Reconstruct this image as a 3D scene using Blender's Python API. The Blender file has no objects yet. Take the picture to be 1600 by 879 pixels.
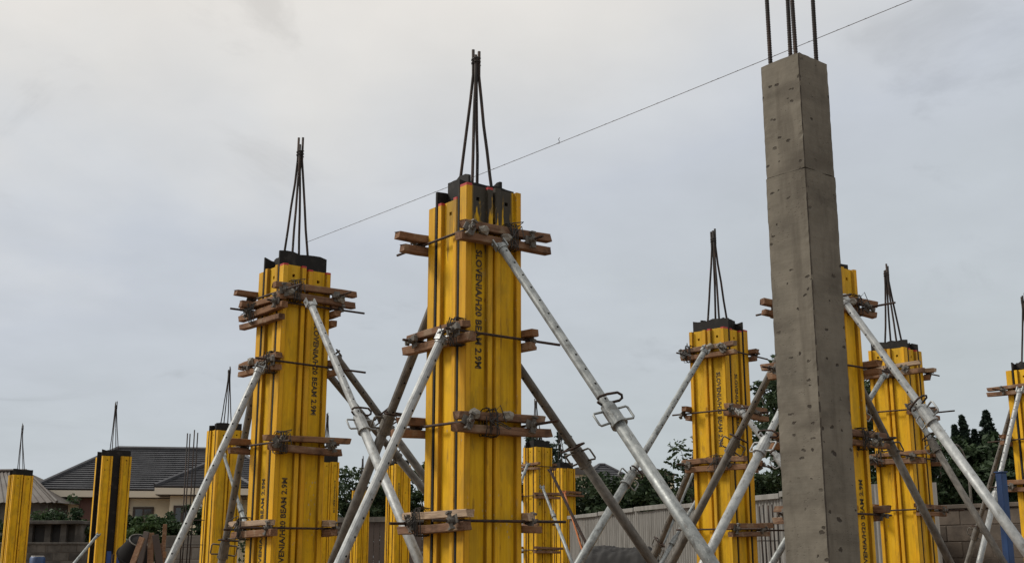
import bpy, bmesh, math, random
import numpy as np
from mathutils import Vector, Matrix, noise as mnoise

random.seed(7)
rng = np.random.default_rng(7)
SC = bpy.context.scene
COL = SC.collection
R = math.radians

# ------------------------------------------------------------------ camera
FPX = 1850.0                       # focal length in photo pixels (photo is 1600 x 879)
PITCH = math.atan(440.0 / FPX)
CAMZ = 0.60
cam = bpy.data.cameras.new('camera')
cam.lens = FPX / 1600.0 * 36.0
cam.sensor_width = 36.0
cam.clip_start = 0.05
cam.clip_end = 3000
camo = bpy.data.objects.new('camera', cam)
COL.objects.link(camo)
camo.location = (0, 0, CAMZ)
camo.rotation_euler = (R(90) + PITCH, 0, 0)
SC.camera = camo

# ------------------------------------------------------------------ world: overcast sky
SUN_AZ, SUN_EL = -84.0, 42.0       # degrees, left of the view, behind thin cloud
sd = Vector((math.sin(R(SUN_AZ)) * math.cos(R(SUN_EL)), math.cos(R(SUN_AZ)) * math.cos(R(SUN_EL)), math.sin(R(SUN_EL))))
w = bpy.data.worlds.new('World')
SC.world = w
w.use_nodes = True
nt = w.node_tree
nt.nodes.clear()
N = nt.nodes.new
L = nt.links.new
out = N('ShaderNodeOutputWorld')
sky = N('ShaderNodeTexSky')
sky.sky_type = 'NISHITA'
sky.sun_disc = False
sky.sun_elevation = R(SUN_EL)
sky.sun_rotation = R(SUN_AZ)
bg1 = N('ShaderNodeBackground'); bg1.inputs[1].default_value = 0.06
L(sky.outputs[0], bg1.inputs[0])
tc = N('ShaderNodeTexCoord')
sep = N('ShaderNodeSeparateXYZ')
L(tc.outputs['Generated'], sep.inputs[0])
def wm(op, a, b=None, c=None):
    n = N('ShaderNodeMath'); n.operation = op
    for i, v in enumerate((a, b, c)):
        if v is None: continue
        if isinstance(v, (int, float)): n.inputs[i].default_value = v
        else: L(v, n.inputs[i])
    return n.outputs[0]
# cloud sheet coordinates: direction projected on a flat layer
zc = wm('ADD', wm('MAXIMUM', sep.outputs[2], 0.0), 0.22)
cx = wm('DIVIDE', sep.outputs[0], zc)
cy = wm('DIVIDE', sep.outputs[1], zc)
cmb = N('ShaderNodeCombineXYZ'); L(cx, cmb.inputs[0]); L(cy, cmb.inputs[1])
nz = N('ShaderNodeTexNoise'); nz.inputs['Scale'].default_value = 1.1; nz.inputs['Detail'].default_value = 6; nz.inputs['Roughness'].default_value = 0.5
nz.inputs['Distortion'].default_value = 0.4
L(cmb.outputs[0], nz.inputs['Vector'])
nz2 = N('ShaderNodeTexNoise'); nz2.inputs['Scale'].default_value = 3.6; nz2.inputs['Detail'].default_value = 7; nz2.inputs['Roughness'].default_value = 0.55
L(cmb.outputs[0], nz2.inputs['Vector'])
e1 = wm('MULTIPLY_ADD', wm('SUBTRACT', nz.outputs[0], 0.5), 0.34, sep.outputs[2])
e1 = wm('MULTIPLY_ADD', sep.outputs[0], -0.20, e1)        # the deck is thinner towards the sun's side
ramp = N('ShaderNodeValToRGB')
cr = ramp.color_ramp
cr.elements[0].position = 0.0; cr.elements[0].color = (0.50, 0.545, 0.56, 1)
cr.elements[1].position = 1.0; cr.elements[1].color = (1.08, 1.06, 1.03, 1)
for p, c in ((0.15, (0.53, 0.572, 0.605)), (0.29, (0.565, 0.60, 0.655)), (0.36, (0.65, 0.668, 0.69)), (0.425, (0.745, 0.735, 0.715)), (0.50, (0.835, 0.80, 0.75)), (0.64, (0.90, 0.865, 0.81))):
    e = cr.elements.new(p); e.color = (*c, 1)
L(e1, ramp.inputs[0])
nz3 = N('ShaderNodeTexNoise'); nz3.inputs['Scale'].default_value = 2.3; nz3.inputs['Detail'].default_value = 8; nz3.inputs['Roughness'].default_value = 0.6; nz3.inputs['Distortion'].default_value = 0.8
L(cmb.outputs[0], nz3.inputs['Vector'])
wsp = N('ShaderNodeMapRange'); wsp.interpolation_type = 'SMOOTHSTEP'; wsp.inputs['From Min'].default_value = 0.57; wsp.inputs['From Max'].default_value = 0.72; wsp.inputs['To Max'].default_value = 0.13
L(nz3.outputs[0], wsp.inputs['Value'])
vn = wm('MULTIPLY_ADD', wm('SUBTRACT', nz2.outputs[0], 0.5), 0.22, 1.0)
mul = N('ShaderNodeVectorMath'); mul.operation = 'SCALE'
L(ramp.outputs[0], mul.inputs[0]); L(wm('SUBTRACT', vn, wsp.outputs[0]), mul.inputs['Scale'])
bg2 = N('ShaderNodeBackground'); bg2.inputs[1].default_value = 1.0
L(mul.outputs[0], bg2.inputs[0])
mx = N('ShaderNodeMixShader'); mx.inputs[0].default_value = 0.93
L(bg1.outputs[0], mx.inputs[1]); L(bg2.outputs[0], mx.inputs[2])
L(mx.outputs[0], out.inputs[0])

sun = bpy.data.lights.new('sun', 'SUN')
sun.energy = 2.6
sun.angle = R(14)
sun.color = (1.0, 0.95, 0.86)
suno = bpy.data.objects.new('sun', sun)
COL.objects.link(suno)
suno.rotation_euler = (-sd).to_track_quat('-Z', 'Y').to_euler()
suno.location = (0, 0, 30)

SC.view_settings.view_transform = 'Standard'
SC.view_settings.look = 'None'
SC.view_settings.gamma = 1
SC.view_settings.use_curve_mapping = False
SC.view_settings.exposure = 0.05

# ------------------------------------------------------------------ pixel <-> place
CP, SP = math.cos(PITCH), math.sin(PITCH)
def ray(x, y):
    a = (x - 800) / FPX; b = (439.5 - y) / FPX
    return Vector((a, CP - b * SP, SP + b * CP))
def at(x, y, Y):
    r = ray(x, y); return Vector((0, 0, CAMZ)) + r * (Y / r.y)
def atz(x, y, z):
    r = ray(x, y); return Vector((0, 0, CAMZ)) + r * ((z - CAMZ) / r.z)
def pix(P):
    d = P - Vector((0, 0, CAMZ))
    zc_ = d.y * CP + d.z * SP; yc = -d.y * SP + d.z * CP
    return 800 + FPX * d.x / zc_, 439.5 - FPX * yc / zc_

# ------------------------------------------------------------------ materials
MATS = {}
class Mat:
    def __init__(s, name):
        s.m = bpy.data.materials.new(name); s.m.use_nodes = True
        s.t = s.m.node_tree; s.b = s.t.nodes['Principled BSDF']
        s.tc = s.t.nodes.new('ShaderNodeTexCoord')
        MATS[name] = s.m
    def n(s, k): return s.t.nodes.new(k)
    def l(s, a, b): s.t.links.new(a, b)
    def mapping(s, scale, src='Object', rnd=True):
        mp = s.n('ShaderNodeMapping'); mp.inputs['Scale'].default_value = scale
        s.l(s.tc.outputs[src], mp.inputs[0])
        if rnd:
            oi = s.n('ShaderNodeObjectInfo')
            k = s.n('ShaderNodeMath'); k.operation = 'MULTIPLY'; k.inputs[1].default_value = 37.0
            s.l(oi.outputs['Random'], k.inputs[0])
            s.l(k.outputs[0], mp.inputs['Location'])
        return mp.outputs[0]
    def noise(s, vec, scale, detail=4, rough=.55):
        n = s.n('ShaderNodeTexNoise'); n.inputs['Scale'].default_value = scale
        n.inputs['Detail'].default_value = detail; n.inputs['Roughness'].default_value = rough
        s.l(vec, n.inputs['Vector']); return n.outputs[0]
    def math(s, op, a, b=None, c=None, clamp=False):
        n = s.n('ShaderNodeMath'); n.operation = op; n.use_clamp = clamp
        for i, v in enumerate((a, b, c)):
            if v is None: continue
            if isinstance(v, (int, float)): n.inputs[i].default_value = v
            else: s.l(v, n.inputs[i])
        return n.outputs[0]
    def step(s, v, a, b):
        n = s.n('ShaderNodeMapRange'); n.interpolation_type = 'SMOOTHSTEP'
        n.inputs['From Min'].default_value = a; n.inputs['From Max'].default_value = b
        s.l(v, n.inputs['Value']); return n.outputs[0]
    def mix(s, f, a, b):
        n = s.n('ShaderNodeMix'); n.data_type = 'RGBA'
        if isinstance(f, (int, float)): n.inputs[0].default_value = f
        else: s.l(f, n.inputs[0])
        for v, i in ((a, 6), (b, 7)):
            if isinstance(v, tuple): n.inputs[i].default_value = (*v, 1)
            else: s.l(v, n.inputs[i])
        return n.outputs[2]
    def col(s, v):
        if isinstance(v, tuple): s.b.inputs['Base Color'].default_value = (*v, 1)
        else: s.l(v, s.b.inputs['Base Color'])
    def set(s, rough=None, metal=None, spec=None):
        if rough is not None:
            if isinstance(rough, (int, float)): s.b.inputs['Roughness'].default_value = rough
            else: s.l(rough, s.b.inputs['Roughness'])
        if metal is not None: s.b.inputs['Metallic'].default_value = metal
        if spec is not None: s.b.inputs['Specular IOR Level'].default_value = spec
    def bump(s, h, strength=.4, dist=.01):
        n = s.n('ShaderNodeBump'); n.inputs['Strength'].default_value = strength; n.inputs['Distance'].default_value = dist
        s.l(h, n.inputs['Height']); s.l(n.outputs[0], s.b.inputs['Normal'])
    def rnd(s):
        return s.n('ShaderNodeObjectInfo').outputs['Random']
    def attr(s, name):
        n = s.n('ShaderNodeAttribute'); n.attribute_type = 'OBJECT'; n.attribute_name = name; return n.outputs['Fac']

# yellow varnished girder wood
m = Mat('yellow_beam')
v = m.mapping((22, 22, 0.9)); v2 = m.mapping((4.5, 4.5, 1.0)); v3 = m.mapping((16, 16, 2.2))
g = m.noise(v, 3.0, 6, .62); big = m.noise(v2, 1.7, 5, .6); dr = m.noise(v3, 1.6, 6, .6)
xyz = m.n('ShaderNodeSeparateXYZ'); m.l(m.tc.outputs['Object'], xyz.inputs[0])
fl = m.step(m.math('ABSOLUTE', xyz.outputs[0]), .0585, .0615)
c_web = m.mix(m.step(g, .32, .68), (.585, .320, .004), (.715, .430, .008))
c_fl = m.mix(m.step(g, .36, .66), (.60, .310, .006), (.745, .435, .011))
c = m.mix(fl, c_web, c_fl)
side = m.math('SIGN', xyz.outputs[0])
wn = m.n('ShaderNodeTexWhiteNoise'); wn.noise_dimensions = '1D'
m.l(m.math('MULTIPLY_ADD', side, 3.7, m.math('MULTIPLY', m.rnd(), 91.0)), wn.inputs['W'])
c = m.mix(m.math('MULTIPLY', m.math('MULTIPLY', wn.outputs['Value'], fl), .42), c, (.54, .245, .012))
c = m.mix(m.math('MULTIPLY', m.rnd(), .3), c, (.62, .33, .012))
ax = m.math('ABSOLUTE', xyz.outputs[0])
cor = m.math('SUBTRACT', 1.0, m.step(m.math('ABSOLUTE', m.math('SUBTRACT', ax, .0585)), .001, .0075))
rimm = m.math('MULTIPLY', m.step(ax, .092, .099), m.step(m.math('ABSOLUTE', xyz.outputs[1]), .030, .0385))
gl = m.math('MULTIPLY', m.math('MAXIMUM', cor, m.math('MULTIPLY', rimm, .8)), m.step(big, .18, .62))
c = m.mix(m.math('MULTIPLY', gl, .8), c, (.11, .044, .010))                              # edge darkening put into the corner colour for contrast, bare rubbed edges
c = m.mix(m.math('MULTIPLY', m.step(big, .48, .72), .45), c, (.40, .235, .010))          # handled, dulled patches
c = m.mix(m.math('MULTIPLY', m.step(dr, .57, .70), .6), c, (.20, .105, .02))           # brown runs
mot = m.noise(m.mapping((3.2, 3.2, 1.6)), 2.3, 7, .62)
c = m.mix(m.math('MULTIPLY', m.step(mot, .46, .64), .42), c, (.31, .19, .014))          # weathered olive-brown mottling
fad = m.noise(m.mapping((7, 7, .7)), 1.3, 4, .55)
c = m.mix(m.math('MULTIPLY', m.step(fad, .56, .72), .35), c, (.68, .44, .05))             # faded, sun-bleached runs
hv = m.n('ShaderNodeHueSaturation'); m.l(c, hv.inputs['Color'])
m.l(m.math('MULTIPLY_ADD', m.rnd(), .26, .86), hv.inputs['Value'])
c = hv.outputs[0]
spl = m.n('ShaderNodeTexVoronoi'); spl.inputs['Scale'].default_value = 34; m.l(m.mapping((1, 1, .6)), spl.inputs['Vector'])
splm = m.math('MULTIPLY', m.step(spl.outputs['Distance'], .22, .12), m.step(m.noise(m.mapping((3, 3, 1.5)), 2.0, 3), .56, .68))
c = m.mix(m.math('MULTIPLY', splm, .6), c, (.33, .30, .23))                               # dried cement splashes
kn = m.n('ShaderNodeTexVoronoi'); kn.inputs['Scale'].default_value = 5.5; m.l(m.mapping((1, 1, .62)), kn.inputs['Vector'])
c = m.mix(m.math('MULTIPLY', m.step(kn.outputs['Distance'], .10, .045), .75), c, (.20, .085, .012))   # knots
top = m.step(m.math('ADD', xyz.outputs[2], m.math('MULTIPLY', m.math('SUBTRACT', dr, .5), 1.1)), 2.60, 2.72)
xs_ = m.step(m.math('MULTIPLY', xyz.outputs[0], m.attr('stain_side')), -.056, -.030)
top = m.math('MULTIPLY', m.math('MULTIPLY', top, xs_), m.attr('stain'), clamp=True)
c = m.mix(top, c, (.045, .040, .031))                                                      # spilled concrete slurry
vs = m.noise(m.mapping((9, 9, 3)), 2.4, 5, .65)
c = m.mix(m.math('MULTIPLY', m.step(vs, .62, .78), m.math('MULTIPLY_ADD', m.attr('stain'), .3, .22), clamp=True), c, (.30, .25, .15))
m.col(c); m.set(rough=m.math('MULTIPLY_ADD', big, .3, .46), spec=.22)
m.bump(g, .25, .002)
m = Mat('red_paint'); m.col(m.mix(m.noise(m.mapping((30, 30, 30)), 1.0), (.30, .015, .015), (.42, .03, .02))); m.set(rough=.55)
m = Mat('black_print'); m.col(m.mix(m.step(m.noise(m.mapping((45, 45, 45)), 1.2, 4, .65), .48, .66), (.012, .010, .006), (.24, .135, .012))); m.set(rough=.6)
m = Mat('film_plywood')
pn = m.noise(m.mapping((5, 5, 5)), 1.5, 6, .65)
m.col(m.mix(m.step(pn, .52, .75), (.009, .008, .0075), (.04, .036, .032))); m.set(rough=.7, spec=.25); m.bump(pn, .2, .004)
m = Mat('blue_film'); m.col(m.mix(m.noise(m.mapping((4, 4, 4)), 2.0, 5), (.01, .035, .16), (.02, .07, .26))); m.set(rough=.45)
# sawn timber
m = Mat('sawn_timber')
v = m.mapping((2.2, 30, 30)); g = m.noise(v, 2.6, 6, .65); b = m.noise(m.mapping((5, 5, 5)), 1.6, 5)
c = m.mix(m.step(g, .3, .7), (.085, .046, .029), (.20, .118, .078))
c = m.mix(m.math('MULTIPLY', m.rnd(), .6), c, (.24, .125, .06))
c = m.mix(m.math('MULTIPLY', m.step(b, .52, .68), .55), c, (.28, .215, .15))
c = m.mix(m.math('MULTIPLY', m.step(b, .44, .30), .7), c, (.05, .028, .018))
m.col(c); m.set(rough=.85, spec=.2); m.bump(g, .7, .005)
m = Mat('pale_timber')
v = m.mapping((2.2, 30, 30)); g = m.noise(v, 2.6, 6, .65)
m.col(m.mix(m.step(g, .3, .7), (.22, .15, .10), (.42, .31, .21))); m.set(rough=.85); m.bump(g, .6, .004)
m = Mat('rusty_steel')
g = m.noise(m.mapping((25, 25, 25)), 1.5, 5, .65)
m.col(m.mix(m.step(g, .35, .7), (.018, .013, .011), (.065, .032, .02))); m.set(rough=.75, metal=.3); m.bump(g, .4, .002)
m = Mat('rebar_steel')
g = m.noise(m.mapping((18, 18, 5)), 1.5, 5, .65)
m.col(m.mix(m.step(g, .4, .75), (.014, .011, .010), (.062, .035, .024))); m.set(rough=.7, metal=.3)
m = Mat('galvanised')
vv = m.mapping((14, 14, 9)); g = m.noise(vv, 1.7, 6, .7); sp = m.noise(m.mapping((50, 50, 30)), 1.4, 3)
c = m.mix(m.step(g, .3, .72), (.125, .138, .14), (.29, .305, .30))
c = m.mix(m.math('MULTIPLY', m.step(g, .47, .30), .65), c, (.09, .075, .06))
c = m.mix(m.math('MULTIPLY', m.step(sp, .60, .75), .45), c, (.60, .60, .57))
m.col(c); m.set(rough=m.math('MULTIPLY_ADD', sp, .35, .32), metal=.35); m.bump(sp, .25, .002)
m = Mat('galvanised_bright')
vv = m.mapping((14, 14, 9)); g = m.noise(vv, 1.7, 6, .7); sp = m.noise(m.mapping((50, 50, 30)), 1.4, 3)
c = m.mix(m.step(g, .3, .72), (.22, .235, .24), (.385, .395, .39))
c = m.mix(m.math('MULTIPLY', m.step(g, .46, .30), .6), c, (.15, .125, .10))
m.col(c); m.set(rough=m.math('MULTIPLY_ADD', sp, .35, .35), metal=.25); m.bump(sp, .25, .002)
m = Mat('dull_prop')
g = m.noise(m.mapping((14, 14, 6)), 1.7, 6, .7)
c = m.mix(m.step(g, .3, .72), (.072, .066, .058), (.175, .162, .143)); m.col(c); m.set(rough=.72, metal=.25); m.bump(g, .3, .002)
m = Mat('concrete')
v = m.mapping((1, 1, 1), rnd=False)
a1 = m.noise(v, 3.0, 8, .62); a2 = m.noise(v, 26, 5, .65)
st = m.noise(m.mapping((9, 9, 1.2), rnd=False), 1.4, 5, .6)
c = m.mix(m.step(a1, .32, .68), (.108, .098, .080), (.178, .161, .131))
c = m.mix(m.math('MULTIPLY', m.step(a2, .35, .7), .3), c, (.185, .168, .138))
c = m.mix(m.math('MULTIPLY', m.step(st, .48, .72), .5), c, (.07, .06, .048))
vo = m.n('ShaderNodeTexVoronoi'); vo.inputs['Scale'].default_value = 15
wv = m.n('ShaderNodeVectorMath'); wv.operation = 'MULTIPLY_ADD'; wn_ = m.n('ShaderNodeTexNoise'); wn_.inputs['Scale'].default_value = 38; wn_.inputs['Detail'].default_value = 3
m.l(v, wn_.inputs['Vector']); m.l(wn_.outputs['Color'], wv.inputs[0]); wv.inputs[1].default_value = (.045, .045, .03); m.l(m.mapping((1, 1, 1.5), rnd=False), wv.inputs[2])
m.l(wv.outputs[0], vo.inputs['Vector'])
sepc = m.n('ShaderNodeSeparateColor'); m.l(vo.outputs['Color'], sepc.inputs[0])
prad = m.math('MULTIPLY_ADD', m.math('POWER', sepc.outputs[0], 2.0), .28, .02)
dens = m.step(m.noise(v, 3.1, 4), .38, .54)
pit = m.math('MULTIPLY', m.step(m.math('SUBTRACT', vo.outputs['Distance'], prad), .03, -.03), dens)
vo2 = m.n('ShaderNodeTexVoronoi'); vo2.inputs['Scale'].default_value = 52; m.l(m.mapping((1, 1, 1.6), rnd=False), vo2.inputs['Vector'])
pit2 = m.math('MULTIPLY', m.step(vo2.outputs['Distance'], .26, .12), m.step(m.noise(v, 7, 3), .46, .62))
pit = m.math('MAXIMUM', pit, m.math('MULTIPLY', pit2, .3))
c = m.mix(m.math('MULTIPLY', pit, .85), c, (.028, .022, .018))
bl = m.noise(m.mapping((1.2, 1.2, 3.2), rnd=False), 2.1, 4, .5)
c = m.mix(m.math('MULTIPLY', m.step(bl, .50, .66), .45), c, (.064, .055, .045))
m.col(c); m.set(rough=.92, spec=.2)
brd = m.noise(m.mapping((1.5, 1.5, 60), rnd=False), 1.0, 4, .6)
m.bump(m.math('SUBTRACT', m.math('MULTIPLY_ADD', brd, .3, m.math('MULTIPLY', a2, .3)), m.math('MULTIPLY', pit, 1.0)), .8, .004)
m = Mat('grout_seam'); m.col(m.mix(m.noise(m.mapping((4, 4, 2), rnd=False), 3.0, 5), (.022, .018, .015), (.085, .072, .058))); m.set(rough=.95)
m = Mat('old_concrete')
v = m.mapping((1, 1, 1)); a1 = m.noise(v, 1.3, 8, .65); a2 = m.noise(m.mapping((6, 6, .8)), 1.2, 5)
c = m.mix(m.step(a1, .35, .65), (.04, .036, .032), (.115, .105, .092))
c = m.mix(m.math('MULTIPLY', m.step(a2, .5, .7), .6), c, (.045, .04, .036)); m.col(c); m.set(rough=.95); m.bump(a1, .6, .02)
m = Mat('brown_block')
v = m.mapping((1, 1, 1)); a1 = m.noise(v, 2.6, 8, .65)
c = m.mix(m.step(a1, .35, .65), (.05, .038, .03), (.12, .095, .075))
c = m.mix(m.math('MULTIPLY', m.rnd(), .5), c, (.10, .085, .07)); m.col(c); m.set(rough=.95); m.bump(a1, .7, .02)
m = Mat('mortar'); m.col((.075, .06, .048)); m.set(rough=.95)
m = Mat('grey_sheet')
v = m.mapping((5, 5, .5)); a1 = m.noise(v, 1.8, 7, .65)
c = m.mix(m.step(a1, .3, .7), (.12, .115, .105), (.30, .295, .28))
c = m.mix(m.math('MULTIPLY', m.rnd(), .5), c, (.22, .21, .19))
c = m.mix(m.math('MULTIPLY', m.step(a1, .56, .70), .6), c, (.09, .065, .045)); m.col(c); m.set(rough=.65, metal=.15)
m = Mat('roof_sheet'); a1 = m.noise(m.mapping((1, 1, 1)), 1.0, 6)
m.col(m.mix(m.step(a1, .35, .7), (.10, .092, .084), (.06, .045, .038))); m.set(rough=.7, metal=.15)
m = Mat('roof_tile'); a1 = m.noise(m.mapping((1.5, 1.5, 1.5)), 1.5, 6, .65)
m.col(m.mix(m.step(a1, .3, .7), (.030, .031, .036), (.056, .057, .064))); m.set(rough=.6)
m = Mat('cream_wall'); a1 = m.noise(m.mapping((.6, .6, .6)), 1.5, 7, .6)
m.col(m.mix(m.step(a1, .3, .7), (.62, .54, .39), (.72, .64, .49))); m.set(rough=.9)
m = Mat('cream_trim'); m.col((.58, .52, .42)); m.set(rough=.8)
m = Mat('maroon_wall'); m.col(m.mix(m.noise(m.mapping((2, 2, 2)), 2.0, 5), (.10, .05, .04), (.16, .085, .07))); m.set(rough=.9)
m = Mat('brown_trim'); m.col((.05, .034, .027)); m.set(rough=.7)
m = Mat('purple_paint'); m.col((.09, .055, .10)); m.set(rough=.6)
m = Mat('white_paint'); m.col((.62, .62, .60)); m.set(rough=.7)
m = Mat('window_glass'); m.col((.03, .035, .04)); m.set(rough=.08, spec=.8)
m = Mat('blue_paint'); g = m.noise(m.mapping((6, 6, 2)), 1.5, 5)
m.col(m.mix(m.step(g, .4, .7), (.006, .030, .10), (.010, .048, .15))); m.set(rough=.5)
m = Mat('tarp'); g = m.noise(m.mapping((3, 3, 3)), 1.5, 5)
m.col(m.mix(g, (.014, .014, .014), (.04, .038, .037))); m.set(rough=.75, spec=.25)
m = Mat('rubber'); m.col((.012, .011, .011)); m.set(rough=.9, spec=.15)
m = Mat('ground'); a1 = m.noise(m.mapping((1, 1, 1)), .7, 9, .65)
m.col(m.mix(m.step(a1, .3, .7), (.13, .085, .052), (.23, .165, .11))); m.set(rough=1); m.bump(a1, .5, .05)
m = Mat('bark'); g = m.noise(m.mapping((8, 8, 2)), 1.5, 5)
m.col(m.mix(g, (.03, .024, .018), (.10, .08, .06))); m.set(rough=.95)
m = Mat('cement_lump'); g = m.noise(m.mapping((30, 30, 30)), 1.5, 5)
m.col(m.mix(g, (.13, .12, .10), (.33, .31, .27))); m.set(rough=.95); m.bump(g, .8, .01)
m = Mat('dark_wire'); m.col((.03, .028, .026)); m.set(rough=.6, metal=.4)
m = Mat('string'); m.col((.11, .10, .10)); m.set(rough=.9)
m = Mat('orange_paint'); m.col((.42, .13, .03)); m.set(rough=.6)

def leafmat(name, c1, c2, c3):
    m = Mat(name)
    geo = m.n('ShaderNodeNewGeometry')
    r = geo.outputs['Random Per Island']
    cl = m.noise(m.mapping((1.3, 1.3, 1.3)), 1.0, 3)
    c = m.mix(r, c1, c2); c = m.mix(m.math('MULTIPLY', m.step(cl, .45, .7), .6), c, c3)
    m.col(c); m.set(rough=.6, spec=.25)
    tr = m.n('ShaderNodeBsdfTranslucent'); m.l(c, tr.inputs[0])
    ms = m.n('ShaderNodeMixShader'); ms.inputs[0].default_value = .22
    o = m.t.nodes['Material Output']
    m.l(m.b.outputs[0], ms.inputs[1]); m.l(tr.outputs[0], ms.inputs[2]); m.l(ms.outputs[0], o.inputs[0])
leafmat('leaf_dark', (.018, .034, .016), (.04, .066, .028), (.055, .08, .03))
leafmat('leaf_mid', (.028, .055, .02), (.06, .10, .035), (.08, .12, .035))
leafmat('leaf_conifer', (.012, .024, .017), (.026, .044, .028), (.03, .05, .026))
leafmat('leaf_hedge', (.018, .036, .017), (.038, .068, .028), (.05, .088, .026))

# ------------------------------------------------------------------ mesh helpers
class MB:
    def __init__(s): s.v = []; s.f = []; s.mi = []
    def add(s, vs, fs, mi=0):
        o = len(s.v); s.v += [tuple(q) for q in vs]; s.f += [tuple(i + o for i in q) for q in fs]; s.mi += [mi] * len(fs); return s
    def box(s, x0, x1, y0, y1, z0, z1, mi=0, M=None):
        vs = [Vector((x, y, z)) for z in (z0, z1) for y in (y0, y1) for x in (x0, x1)]
        if M is not None: vs = [M @ q for q in vs]
        return s.add(vs, [(0, 2, 3, 1), (4, 5, 7, 6), (0, 1, 5, 4), (2, 6, 7, 3), (0, 4, 6, 2), (1, 3, 7, 5)], mi)
    def prism(s, poly, z0, z1, mi=0, mitop=None):
        n = len(poly)
        vs = [(x, y, z0) for x, y in poly] + [(x, y, z1) for x, y in poly]
        s.add(vs, [(i, (i + 1) % n, n + (i + 1) % n, n + i) for i in range(n)] + [tuple(range(n - 1, -1, -1))], mi)
        s.f.append(tuple(len(s.v) - n + i for i in range(n))); s.mi.append(mi if mitop is None else mitop)
        return s
    def tube(s, pts, r, n=8, mi=0, caps=True):
        pts = [Vector(q) for q in pts]
        rs = r if isinstance(r, (list, tuple)) else [r] * len(pts)
        rings = []; up = None
        for i, q in enumerate(pts):
            a = pts[max(0, i - 1)]; b = pts[min(len(pts) - 1, i + 1)]
            d = (b - a).normalized()
            if up is None:
                up = d.orthogonal().normalized()
            else:
                up = (up - d * up.dot(d))
                up = up.normalized() if up.length > 1e-6 else d.orthogonal().normalized()
            sd_ = d.cross(up)
            rings.append([q + (up * math.cos(2 * math.pi * k / n) + sd_ * math.sin(2 * math.pi * k / n)) * rs[i] for k in range(n)])
        vs = [q for rg in rings for q in rg]; fs = []
        for i in range(len(rings) - 1):
            for k in range(n):
                fs.append((i * n + k, i * n + (k + 1) % n, (i + 1) * n + (k + 1) % n, (i + 1) * n + k))
        if caps:
            fs.append(tuple(range(n - 1, -1, -1))); e = (len(rings) - 1) * n; fs.append(tuple(e + k for k in range(n)))
        return s.add(vs, fs, mi)
    def mesh(s, name, mats, smooth=False, bevel=0):
        me = bpy.data.meshes.new(name)
        me.from_pydata(s.v, [], s.f)
        for q in (mats if isinstance(mats, (list, tuple)) else [mats]): me.materials.append(MATS[q])
        me.polygons.foreach_set('material_index', s.mi)
        if smooth: me.polygons.foreach_set('use_smooth', [True] * len(me.polygons))
        if bevel:
            bm = bmesh.new(); bm.from_mesh(me)
            bmesh.ops.bevel(bm, geom=bm.edges[:], offset=bevel, segments=1, affect='EDGES', profile=.5)
            bm.to_mesh(me); bm.free()
        me.update(); return me
def link(name, me, parent=None, loc=None, rot=None, M=None):
    o = bpy.data.objects.new(name, me); COL.objects.link(o)
    if parent is not None: o.parent = parent
    if loc is not None: o.location = loc
    if rot is not None: o.rotation_euler = rot
    if M is not None: o.matrix_local = M
    return o
def tag(o, label=None, cat=None, group=None, kind=None):
    if label: o['label'] = label
    if cat: o['category'] = cat
    if group: o['group'] = group
    if kind: o['kind'] = kind
    return o
def empty(name, loc, rz=0, label=None, cat=None, group=None):
    o = bpy.data.objects.new(name, None); COL.objects.link(o)
    o.location = loc; o.rotation_euler = (0, 0, rz); o.empty_display_size = .2
    return tag(o, label, cat, group)

# ------------------------------------------------------------------ ground
S = 900
gm = MB()
gn = 60
xs = np.linspace(-1, 1, gn + 1); xs = np.sign(xs) * np.abs(xs) ** 2.6 * S
vs = [(x, y, 0) for y in xs for x in xs]
fs = [(j * (gn + 1) + i, j * (gn + 1) + i + 1, (j + 1) * (gn + 1) + i + 1, (j + 1) * (gn + 1) + i) for j in range(gn) for i in range(gn)]
gm.add(vs, fs)
tag(link('ground', gm.mesh('ground', 'ground')), kind='structure')

# ------------------------------------------------------------------ H-section timber beam, lying with its web parallel to the panel
BH = 2.9
def beam_mesh(name, red):
    mb = MB()
    ch = .006
    def half(sx, inner):
        a = [(inner, -.0135), (.060, -.0135), (.060, -.040 + 0), (.060, -.036), (.064, -.040), (.100 - ch, -.040), (.100, -.040 + ch), (.100, .040 - ch), (.100 - ch, .040), (.064, .040), (.060, .036), (.060, .0135), (inner, .0135)]
        a.pop(2)
        p = [(sx * x, y) for x, y in a]
        return p if sx > 0 else p[::-1]
    full = half(1, 0)[1:-1] + half(-1, 0)[1:-1]
    zh = BH - .085; hw = .012
    zr = BH - .016
    mb.prism(full, 0.004, zh - hw)
    for sx in (1, -1):
        mb.prism(half(sx, hw), zh - hw, zh + hw)
    mb.prism(full, zh + hw, zr)
    if red:
        for sx in (1, -1):
            mb.prism(half(sx, .058)[1:-1], zr, BH, 1)
        mb.box(-.060, .060, -.0135, .0135, zr, BH - .001, 0)
    else:
        mb.prism(full, zr, BH)
    return mb.mesh(name, ['yellow_beam', 'red_paint'])
BEAM = beam_mesh('beam_plain', False); BEAM_R = beam_mesh('beam_red', True)

# lettering stencilled on the webs
cu = bpy.data.curves.new('lettering', 'FONT')
cu.body = 'SLOVENIA/H20 BEAM 2.9M'; cu.size = .062; cu.align_x = 'LEFT'; cu.align_y = 'CENTER'
cu.offset = .0017; cu.extrude = .0006; cu.resolution_u = 2; cu.space_character = 1.03
to = bpy.data.objects.new('tmp_text', cu); COL.objects.link(to)
bpy.context.view_layer.update()
TXT = bpy.data.meshes.new_from_object(to.evaluated_get(bpy.context.evaluated_depsgraph_get()))
TXT.name = 'lettering'
bpy.data.objects.remove(to)
tl = max(q.co.x for q in TXT.vertices)
for q in TXT.vertices: q.co.x *= .74 / tl
TXT.materials.clear(); TXT.materials.append(MATS['black_print'])

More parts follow.
